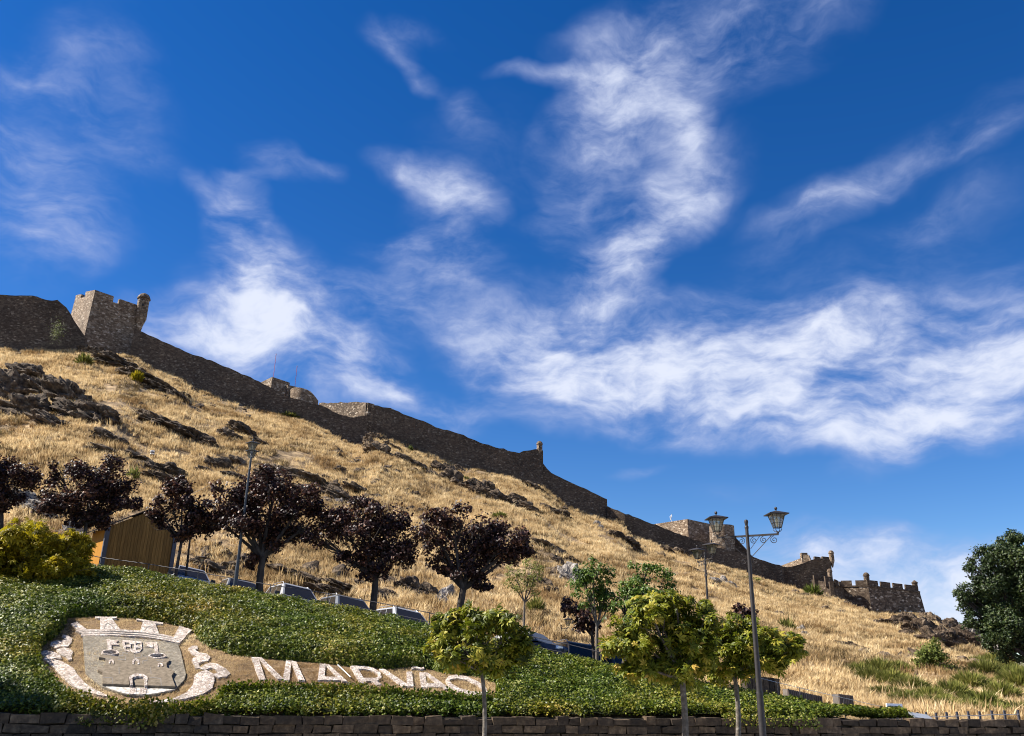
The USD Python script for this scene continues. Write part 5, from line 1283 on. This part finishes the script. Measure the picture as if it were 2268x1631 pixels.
# ---------------------------------------------------------------- street lamps
def lantern(t, c, h, yaw, iron):
    """Four-sided glazed lantern standing at c, h metres tall."""
    k = h / .58
    A = rot(yaw)
    P = lambda x, y, z: np.asarray(c) + (np.array([x, y, z]) * k) @ A
    L_ = part(t, "lantern", MB().lathe(P(0, 0, 0), [(.012 * k, -.03 * k), (.03 * k, -.01 * k), (.03 * k, .02 * k), (.012 * k, .035 * k)], 8), iron)
    m = MB()
    for sx in (-1, 1):
        for sy in (-1, 1):
            m.tube([P(0, 0, .02), P(sx * .05, sy * .05, .03), P(sx * .075, sy * .075, .07), P(sx * .07, sy * .07, .12)], .009 * k, 5)
            m.tube([P(sx * .075, sy * .075, .12), P(sx * .155, sy * .155, .435)], .010 * k, 4)
    for z, w in ((.12, .075), (.225, .1015), (.33, .128), (.43, .153)):
        q = [P(-w, -w, z), P(w, -w, z), P(w, w, z), P(-w, w, z)]
        for i in range(4):
            m.tube([q[i], q[(i + 1) % 4]], (.009 if z in (.12, .43) else .0045) * k, 4)
    for f in (-.33, .33):
        for a in range(4):
            cs_ = [(f, -1), (1, f), (f, 1), (-1, f)][a]
            m.tube([P(cs_[0] * .075, cs_[1] * .075, .12), P(cs_[0] * .155, cs_[1] * .155, .435)], .0045 * k, 4)
    part(L_, "frame", m, iron)
    g = MB()
    b, tt = .072, .150
    V = [P(x * b, y * b, .122) for x, y in ((-1, -1), (1, -1), (1, 1), (-1, 1))] + [P(x * tt, y * tt, .43) for x, y in ((-1, -1), (1, -1), (1, 1), (-1, 1))]
    g.add(V, [[0, 1, 5, 4], [1, 2, 6, 5], [2, 3, 7, 6], [3, 0, 4, 7]])
    part(L_, "glass", g, "lamp_glass")
    part(L_, "bulb", MB().lathe(P(0, 0, 0), [(.012 * k, .13 * k), (.035 * k, .2 * k), (.045 * k, .3 * k), (.03 * k, .36 * k), (.005 * k, .38 * k)], 8), "bulb")
    r_ = MB()
    e, i_ = .235, .05
    V = [P(x * e, y * e, .425) for x, y in ((-1, -1), (1, -1), (1, 1), (-1, 1))] + [P(x * e, y * e, .445) for x, y in ((-1, -1), (1, -1), (1, 1), (-1, 1))] + [P(x * i_, y * i_, .515) for x, y in ((-1, -1), (1, -1), (1, 1), (-1, 1))]
    r_.add(V, [[3, 2, 1, 0], [0, 1, 5, 4], [1, 2, 6, 5], [2, 3, 7, 6], [3, 0, 4, 7], [4, 5, 9, 8], [5, 6, 10, 9], [6, 7, 11, 10], [7, 4, 8, 11], [8, 9, 10, 11]])
    r_.lathe(P(0, 0, 0), [(.02 * k, .51 * k), (.014 * k, .545 * k), (.032 * k, .56 * k), (.038 * k, .585 * k), (.028 * k, .612 * k), (.002 * k, .622 * k)], 10)
    part(L_, "roof", r_, iron)
    return L_


def spiral(c, r, ax, n=26, turns=1.6, start=0.0):
    a = np.linspace(0, turns * 2 * np.pi, n)
    rr = r * (1 - .82 * a / a[-1])
    return np.asarray(c) + (rr * np.cos(a + start))[:, None] * ax[0] + (rr * np.sin(a + start))[:, None] * ax[1]


def street_lamp(label, foot, ztop, arms, ydir, iron, lh=.55, zarm=None, r0=.075, group=None, sc=1.0, single=False, name="street_lamp"):
    """Post with one or two lanterns on scrolled arms. arms: half length, ydir: unit plan direction of the right arm."""
    foot = np.asarray(foot, float)
    t = thing(name, label, "street lamp", foot, group)
    H = ztop - foot[2]
    prof = [(r0 * 1.7, 0), (r0 * 1.7, .12), (r0 * 1.25, .2), (r0 * 1.2, .62), (r0 * 1.35, .66), (r0, .72), (r0 * .97, 1.55), (r0 * 1.05, 1.57), (r0 * .82, 1.62), (r0 * .50, H - .12), (r0 * .62, H - .10), (r0 * .62, H - .07), (r0 * .42, H - .05), (r0 * .5, H), (r0 * .62, H + .035), (r0 * .5, H + .075), (.004, H + .09)]
    prof = [(a, b) for a, b in prof if b < H + .1]
    part(t, "post", MB().lathe(foot, prof, 12), iron, smooth=40)
    d = np.array([*ydir, 0.0]); up = np.array([0, 0, 1.0])
    za = zarm if zarm is not None else ztop - .22
    c = np.array([foot[0], foot[1], za])
    part(t, "arm", MB().box(c + (d * arms / 2 if single else 0), ((arms / 2 if single else arms) * 1.02, .016 * sc, .020 * sc), np.array([d, np.cross(up, d), up])), iron)
    for sgn in ((1,) if single else (1, -1)):
        e = d * sgn
        m = MB()
        m.tube([c + e * .05 - up * .46 * sc, c + e * (arms * .78) - up * .02], .008 * sc, 4)
        m.tube([c + e * .05 - up * .28 * sc, c + e * (arms * .40) - up * .02], .006 * sc, 4)
        for f, rr in ((.20, .075), (.52, .075), (.86, .085)):
            m.tube(spiral(c + e * arms * f - up * (.03 + rr * sc), rr * sc, (e, up), start=1.57), .0075 * sc, 4)
        m.tube(spiral(c + e * .12 - up * .54 * sc, .06 * sc, (e, up), start=2.4), .0075 * sc, 4)
        part(t, "scroll_bracket", m, iron)
        lantern(t, c + e * arms + up * .03, lh, math.atan2(d[1], d[0]) + .55, iron)
    return t


def post_at(px_top, py_top, Y):
    a = at(px_top, py_top, Y)
    return a


_a = post_at(1653, 1160, 18.6)
street_lamp("tall double street lamp with scrolled arms in front of the chestnut trees", (_a[0], _a[1], 0.0), _a[2], .655, unit(np.array([.88, -.48])), "iron", .52, _a[2] - .27, .072, "double street lamps")
_a = post_at(1561, 1232, 33.0)
_zz = float(road_z(_a[0] / _a[1]))
street_lamp("double street lamp seen end on, rising behind the largest chestnut tree", (_a[0], _a[1], _zz), _a[2] + .05, .72, unit(np.array([.17, -.985])), "iron", .60, _a[2] - .16, .066, "double street lamps")
_a = post_at(557, 1006, 37.0)
street_lamp("tall double street lamp on a bluish post among the purple trees at left", (_a[0], _a[1], float(road_z(_a[0] / _a[1]))), _a[2] + .05, .74, unit(np.array([.30, -.954])), "blue_iron", .58, _a[2] - .16, .085, "double street lamps")
_a = at(446, 1250, 53.0)
street_lamp("small street lamp with one lantern low on the slope behind the left parked car", (_a[0] - .12, _a[1], _a[2] - 3.0), _a[2] - .15, .16, unit(np.array([.9, -.3])), "brown_iron", .56, _a[2] - .05, .06, None, .8, True)
_a = at(1243, 1392, 50.0)
street_lamp("small street lamp with one lantern beside the two dark cars", (_a[0], _a[1], _a[2] - 3.0), _a[2] + .12, .40, unit(np.array([.95, -.3])), "iron", .58, _a[2] + .0, .055, None, .9, True)

# ---------------------------------------------------------------- wooden hut
HY = 43.0
_bl, _tl, _ap, _tr, _br = (at(222, 1262, HY), at(240, 1166, HY), at(322, 1132, HY), at(382, 1188, HY), at(368, 1276, HY))
hx = unit(np.array([.75, .66])); hn = np.array([hx[1], -hx[0]])       # along the front, and out of the front
hz = np.array([0, 0, 1.0])
hw = 3.45; o = np.array([_bl[0], _bl[1], 0.0])
zb = float(road_z(o[0] / o[1])) - .05
ze = z_at(o[0], o[1], 1166); o2 = o[:2] + hx * hw; za = z_at(*(o[:2] + hx * hw * .54), 1133); zr_ = z_at(*o2, 1188)
HUT = thing("wooden_hut", "small wooden kiosk hut with a dark pitched roof among the purple trees", "hut", (o[0], o[1], zb))
X = lambda a, b, z: np.array([*(o[:2] + hx * a - hn * b), z])
_fr = lambda a: np.interp(a, [0, hw * .54, hw], [ze, za, zr_])
_rng = np.random.default_rng(2)
part(HUT, "core", MB().add([X(.03, .03, zb), X(hw - .03, .03, zb), X(hw - .03, 2.4, zb), X(.03, 2.4, zb), X(.03, .03, ze - .02), X(hw - .03, .03, zr_ - .02), X(hw - .03, 2.4, zr_ - .02), X(.03, 2.4, ze - .02), X(hw * .54, .03, za - .03), X(hw * .54, 2.4, za - .03)],
     [[0, 1, 5, 4], [1, 2, 6, 5], [2, 3, 7, 6], [3, 0, 4, 7]]).add([X(.03, .03, ze - .02), X(hw - .03, .03, zr_ - .02), X(hw * .54, .03, za - .03)], np.array([[0, 1, 2]])), "hut_roof")
for k in range(20):
    a0_, a1_ = .10 + k * (hw - .2) / 20, .10 + (k + 1) * (hw - .2) / 20 - .012
    dd = _rng.uniform(0, .006)
    V = [X(a, b, z) for b in (-dd, .03) for a, z in ((a0_, zb + .05), (a1_, zb + .05), (a1_, _fr(a1_) - .03), (a0_, _fr(a0_) - .03))]
    part(HUT, "plank", (V, np.array([[0, 1, 2, 3], [7, 6, 5, 4], [0, 4, 5, 1], [1, 5, 6, 2], [2, 6, 7, 3], [3, 7, 4, 0]])), "plank")
for k in range(14):
    b0_, b1_ = .14 + k * 2.2 / 14, .14 + (k + 1) * 2.2 / 14 - .012
    V = [X(a, b, z) for a in (-.004, .03) for b, z in ((b0_, zb + .05), (b1_, zb + .05), (b1_, ze - .05), (b0_, ze - .05))]
    part(HUT, "plank", (V, np.array([[0, 1, 2, 3], [7, 6, 5, 4], [0, 4, 5, 1], [1, 5, 6, 2], [2, 6, 7, 3], [3, 7, 4, 0]])), "side_plank")
for a, zt_ in ((.02, ze), (hw - .02, zr_)):
    part(HUT, "corner_post", MB().box((X(a, 0, zb) + X(a, 0, zt_)) / 2, (.10, .07, (zt_ - zb) / 2), np.array([[*hx, 0], [*hn, 0], hz])), "hut_post")
for a0_, z0_, a1_, z1_ in ((-.42, ze - .20, hw * .54, za + .06), (hw * .54, za + .06, hw + .30, zr_ - .12)):
    V = [X(a, b, z + k) for b in (-.10, 2.6) for a, z in ((a0_, z0_), (a1_, z1_)) for k in (0, .05)]
    part(HUT, "roof_slope", (V, np.array([[0, 2, 3, 1], [4, 5, 7, 6], [0, 1, 5, 4], [2, 6, 7, 3], [1, 3, 7, 5], [0, 4, 6, 2]])), "hut_roof")
part(HUT, "brace", MB().tube([X(-.03, .2, zb + .15), X(-.03, 1.3, zb + .75)], .015, 4), "hut_post")

# ---------------------------------------------------------------- parked cars
def car(label, roof, Y, yaw, paint, kind="suv", tilt=0.0, group="cars parked nose out along the upper road", size=1.0):
    """Car facing along its +y; roof = picture place of the roof's front edge."""
    W, Lc, H = (.93, 2.25, 1.68) if kind == "suv" else (.88, 2.15, 1.46)
    W, Lc, H = W * size, Lc * size, H * size
    A = rot(yaw, 0, tilt)
    top = at(roof[0], roof[1], Y)
    c = top - np.array([0, .35 * Lc, H]) @ A
    T = lambda p: c + np.asarray(p, float) @ A
    t = thing("parked_car", label, "car", c, group)
    belt, hood = .60 * H, .565 * H
    st = [(-Lc, .80, .30, .52), (-Lc * .96, .92, .22, .60), (-Lc * .7, 1.0, .20, .62), (-Lc * .1, 1.0, .19, .61), (Lc * .35, 1.0, .19, .595), (Lc * .62, .97, .20, .57), (Lc * .88, .90, .22, .52), (Lc * .98, .80, .26, .44), (Lc, .72, .30, .38)]
    V = []
    for y, w, z0, z1 in st:
        w *= W; z0 *= H; z1 *= H
        V += [(-w * .9, y, z0), (-w, y, z0 + .12 * H), (-w, y, z1 - .14 * H), (-w * .94, y, z1 - .02 * H), (-w * .55, y, z1 + .012 * H), (0, y, z1 + .022 * H), (w * .55, y, z1 + .012 * H), (w * .94, y, z1 - .02 * H), (w, y, z1 - .14 * H), (w, y, z0 + .12 * H), (w * .9, y, z0)]
    V = np.array(V); F = quads(len(st), 11)
    m = MB().add(T(V), F)
    n = len(V)
    for e in (0, len(st) - 1):
        r = np.arange(11) + e * 11
        m.v.append(T(V[r].mean(0))[None]); m.f.append(np.array([[m.n, r[i], r[(i + 1) % 11]] for i in range(11)])); m.n += 1
    # greenhouse: belt ring to roof ring
    by0, by1, ry0, ry1 = (-Lc * .93, Lc * .52, -Lc * .80, Lc * .12) if kind == "suv" else (-Lc * .80, Lc * .50, -Lc * .42, Lc * .10)
    wb, wr = W * .93, W * .70
    ringf = lambda y0, y1, w, z: [(-w, y0, z), (w, y0, z), (w, y1, z), (-w, y1, z)]
    G_ = np.array(ringf(by0, by1, wb, belt) + ringf(ry0, ry1, wr, H * .965) + ringf(ry0 + .14, ry1 - .22, wr * .82, H))
    m.add(T(G_), [[0, 1, 5, 4], [1, 2, 6, 5], [2, 3, 7, 6], [3, 0, 4, 7], [4, 5, 9, 8], [5, 6, 10, 9], [6, 7, 11, 10], [7, 4, 8, 11], [8, 9, 10, 11]])
    part(t, "body", m, "paint_" + paint, smooth=35)

    def pane(q, name, s0=.06, s1=.94, t0=.10, t1=.90, off=.012):
        q = np.array(q); nn = unit(np.cross(q[1] - q[0], q[3] - q[0]))
        if nn @ (q.mean(0) - np.array([0, 0, H * .5])) < 0:
            nn = -nn
        bl = lambda s, u: (q[0] * (1 - s) + q[1] * s) * (1 - u) + (q[3] * (1 - s) + q[2] * s) * u
        w = [bl(s0, t0), bl(s1, t0), bl(s1, t1), bl(s0, t1)]
        V = np.array([p + nn * off for p in w] + [p - nn * .02 for p in w])
        return part(t, name, (T(V), np.array([[0, 1, 2, 3], [0, 4, 5, 1], [1, 5, 6, 2], [2, 6, 7, 3], [3, 7, 4, 0]])), "car_glass")
    pane([G_[3], G_[2], G_[6], G_[7]], "windscreen", .05, .95, .06, .93)
    pane([G_[0], G_[1], G_[5], G_[4]], "rear_window", .08, .92, .14, .88)
    for i0, i1, j1, j0 in ((0, 3, 7, 4), (1, 2, 6, 5)):
        for a, b in ((.06, .30), (.33, .58), (.61, .88)):
            pane([G_[i0], G_[i1], G_[j1], G_[j0]], "side_window", a, b, .10, .90)
    for s in (-1, 1):
        mr = MB().box((s * (W + .10), Lc * .38, belt + .06), (.11, .05, .075)); v, f = mr.get()
        part(t, "mirror", (T(v), f), "car_trim")
        mr = MB().box((s * W * .66, Lc * .955, H * .435), (.16, .06, .055)); v, f = mr.get()
        part(t, "headlight", (T(v), f), "car_lamp")
        if kind == "suv":
            part(t, "roof_rail", MB().tube([T((s * wr * .93, ry0 + .25, H * 1.0)), T((s * wr * .93, ry0 + .35, H * 1.03)), T((s * wr * .93, ry1 - .35, H * 1.03)), T((s * wr * .93, ry1 - .22, H * .985))], .016, 5), "car_rim")
        for y in (-Lc * .62, Lc * .62):
            ax = np.array([[0, 0, 1.0], [0, 1.0, 0], [s * 1.0, 0, 0]])
            w_ = MB().lathe((s * (W - .20), y, .33), [(.01, 0), (.33, 0), (.335, .04), (.335, .19), (.30, .22), (.22, .215)], 18, ax); v, f = w_.get()
            wh = part(t, "wheel", (T(v), f), "car_tyre", smooth=40)
            w_ = MB().lathe((s * (W - .20), y, .33), [(.22, .205), (.19, .20), (.06, .215), (.005, .22)], 10, ax); v, f = w_.get()
            part(wh, "rim", (T(v), f), "car_rim")
    mr = MB().box((0, Lc * .985, H * .36), (W * .45, .04, .10)); v, f = mr.get()
    part(t, "grille", (T(v), f), "car_trim")
    mr = MB().box((0, Lc * .97, H * .235), (W * .82, .10, .08)); v, f = mr.get()
    part(t, "bumper", (T(v), f), "car_trim")
    part(t, "wiper", MB().tube([T(G_[3] * .62 + G_[2] * .38 + [0, .04, .06]), T(G_[3] * .75 + G_[7] * .0 + G_[2] * .25 + [0, -.25, .30])], .012, 4), "car_trim")
    return t


YW = math.radians(180 + 32)
car("silver hatchback furthest left, just right of the hut and the small purple tree", (432, 1254), 40.5, YW, "silver", "hatch", -.15)
car("grey car mostly hidden by the ivy between the left lamp post and a purple trunk", (545, 1282), 40.0, YW, "grey", "hatch", -.15)
car("silver off-roader with roof rails right of the large left purple trunk", (668, 1294), 39.8, YW, "silver", "suv", -.15)
car("dark grey off-roader beside the middle large purple trunk", (788, 1320), 39.6, YW, "steel", "suv", -.15)
car("silver grey off-roader left of the rightmost large purple trunk", (915, 1347), 39.4, YW, "silver", "suv", -.15)
car("dark blue car just right of the round chestnut tree", (1206, 1397), 38.0, math.radians(180 + 50), "blue", "hatch", -.14)
car("near black car behind the trunk of the slim bright green tree", (1298, 1423), 37.2, math.radians(180 + 15), "black", "suv", -.13, size=.95)
car("dark car almost hidden behind the forked trunk and the largest chestnut tree", (1400, 1452), 36.0, math.radians(180 + 15), "black", "hatch", -.11)

# ---------------------------------------------------------------- railings, cable fence, panels
RAIL = thing("metal_railing", "thin metal railing along the upper edge of the ivy in front of the parked cars", "railing", at(500, 1290, 37))
pts = []
for px, py in ((140, 1217), (222, 1235), (330, 1250), (440, 1268), (520, 1282), (600, 1296), (727, 1315), (880, 1343), (952, 1358), (1010, 1372), (1120, 1398), (1260, 1428), (1330, 1445)):
    d = ray(px, py); u = d[0] / d[1]
    pts.append(at(px, py, float(top_y(u)) + .55))
pts = np.array(pts)
part(RAIL, "rail", MB().tube(pts, .018, 5), "rail_metal")
part(RAIL, "rail", MB().tube(pts - [0, 0, .34], .014, 5), "rail_metal")
for p in pts:
    part(RAIL, "post", MB().tube([p - [0, 0, 1.05], p + [0, 0, .03]], .022, 6), "rail_metal")
CAB = thing("cable_fence", "thin cable on slim posts running down past the timber panels to the right", "fence", at(1850, 1550, 31))
pts = []
for px, py in ((1655, 1495), (1722, 1512), (1771, 1524), (1868, 1546), (1950, 1565), (2008, 1580), (2040, 1588)):
    d = ray(px, py); u = d[0] / d[1]
    pts.append(at(px, py, float(top_y(u)) + .35))
pts = np.array(pts)
part(CAB, "cable", MB().tube(pts, .010, 5), "pale_metal")
for p in pts[1:]:
    part(CAB, "post", MB().tube([p - [0, 0, .75], p + [0, 0, .02]], .018, 6), "rail_metal")
POSTS = thing("post_fence", "low fence of dark posts and a pale rail at the lower right edge", "fence", at(2130, 1590, 37))
pts = []
for px, py in ((2015, 1579), (2032, 1579), (2051, 1579), (2073, 1580), (2096, 1579), (2119, 1578), (2144, 1577), (2169, 1577), (2196, 1575), (2224, 1575), (2254, 1574)):
    d = ray(px, py); p = at(px, py, float(wall_y(d[0] / d[1])) + .75); pts.append(p)
    part(POSTS, "post", MB().box(p + [0, 0, -.2], (.032, .032, .22)), "hut_post")
part(POSTS, "rail", MB().tube(np.array(pts) + [0, -.04, -.12], .013, 5), "pale_metal")

def panel(name, label, cat, tl, tr, h, Y0, Y1, mt, frame_mat, nb, group=None, vertical=True, thick=.28):
    a, b = at(*tl, Y0), at(*tr, Y1)
    ex = unit((b - a)[:2]); ey = np.array([-ex[1], ex[0]]); w = np.linalg.norm((b - a)[:2])
    t = thing(name, label, cat, (*a[:2], a[2] - h), group)
    sl = (b[2] - a[2])
    core = [np.array([*(a[:2] + ex * s + ey * k), a[2] + sl * s / w - dz]) for k in (.02, thick) for s in (0, w) for dz in (.01, h)]
    part(t, "core", (core, np.array([[0, 1, 3, 2], [4, 6, 7, 5], [0, 4, 5, 1], [2, 3, 7, 6], [0, 2, 6, 4], [1, 5, 7, 3]])), frame_mat)
    for i in range(nb):
        if vertical:
            s0, s1 = w * i / nb + .012, w * (i + 1) / nb - .012
            V = [np.array([*(a[:2] + ex * s + ey * k), a[2] + sl * s / w - dz]) for k in (-.015, .03) for s in (s0, s1) for dz in (0, h)]
        else:
            V = []
        part(t, "board", (V, np.array([[0, 1, 3, 2], [4, 6, 7, 5], [0, 4, 5, 1], [2, 3, 7, 6], [0, 2, 6, 4], [1, 5, 7, 3]])), mt)
    return t


panel("stone_bench_wall", "low dark block wall in the dry grass right of the main lamp post", "wall", (1652, 1494), (1726, 1504), .62, 34.5, 35.2, "wall_block", "bare_joint", 6)
panel("timber_panel", "long ribbed timber screen, nearest the block wall", "screen", (1744, 1526), (1821, 1543), .55, 34.0, 34.6, "timber_panel", "concrete", 16)
panel("timber_panel", "short ribbed timber screen between the long screen and the info board", "screen", (1857, 1537), (1889, 1541), .62, 33.6, 34.0, "timber_panel", "concrete", 9)
_a = at(1964, 1560, 33.4)
INFO = thing("info_board", "dark information board in a white frame near the end of the ivy", "board", _a - [0, 0, .7])
_ex = np.array([.97, .10, -.02]); _ey = np.array([-.10, .97, 0]); 
part(INFO, "frame", MB().box(_a + _ex * .29 + [0, 0, -.27], (.31, .03, .30), np.array([_ex, _ey, [0, 0, 1]])), "white_paint")
part(INFO, "face", MB().box(_a + _ex * .29 + [0, -.034, -.29], (.27, .006, .24), np.array([_ex, _ey, [0, 0, 1]])), "sign_face")
_a = at(2040, 1587, 31.0)
LEC = thing("sloping_board", "small sloping pale board where the cable fence ends", "board", _a - [0, 0, .7])
part(LEC, "panel", MB().box(_a, (.34, .22, .02), rot(.1, .35, .12)), "pale_metal")
part(LEC, "stand", MB().box(_a - [0, 0, .38], (.16, .03, .36)), "hut_post")

# cables from the left lamp to the hut, small things on the slope
_pa, _pb = at(556, 1012, 37.0), at(366, 1112, 42.0)
k = np.linspace(0, 1, 16)[:, None]
solo("overhead_cable", "thin cable hanging from the left double lamp towards the hut", "cable", MB().tube(_pa * (1 - k) + _pb * k - np.array([0, 0, .35]) * np.sin(np.pi * k), .011, 4), "cable")
p = hill_hit(337, 1006)
BX = thing("beehive_box", "little black and white banded box on a stake in the upper left grass", "box", p)
s = SCALE(p)
part(BX, "stake", MB().tube([p - [0, 0, .2], p + [0, 0, 12 * s]], .03, 5), "pale_metal")
for q, mt in ((0, "black_paint"), (1, "white_paint"), (2, "black_paint"), (3, "white_paint")):
    part(BX, "band", MB().lathe(p + [0, 0, (9 + q * 2.6) * s], [(.01, 0), (4.2 * s, .1 * s), (4.2 * s, 2.4 * s), (.01, 2.5 * s)], 10), mt)
for lab, px, py in (("black floodlight on the slope below the long curtain wall", 548, 934), ("black floodlight in the grass below the mossy rock hump", 1162, 1166), ("black floodlight in the grass below the keep", 1428, 1233)):
    p = hill_hit(px, py); s = SCALE(p)
    t = thing("floodlight", lab, "floodlight", p, "black floodlights on the slope")
    part(t, "stand", MB().tube([p - [0, 0, .2], p + [0, 0, 4 * s]], .035, 5), "black_paint")
    part(t, "housing", MB().box(p + [0, .05, 6 * s], (5 * s, .10, 2.6 * s), rot(.2, -.4)), "black_paint")
    part(t, "lens", MB().box(p + [0, .16, 6.4 * s], (4.4 * s, .02, 2.1 * s), rot(.2, -.4)), "car_glass")
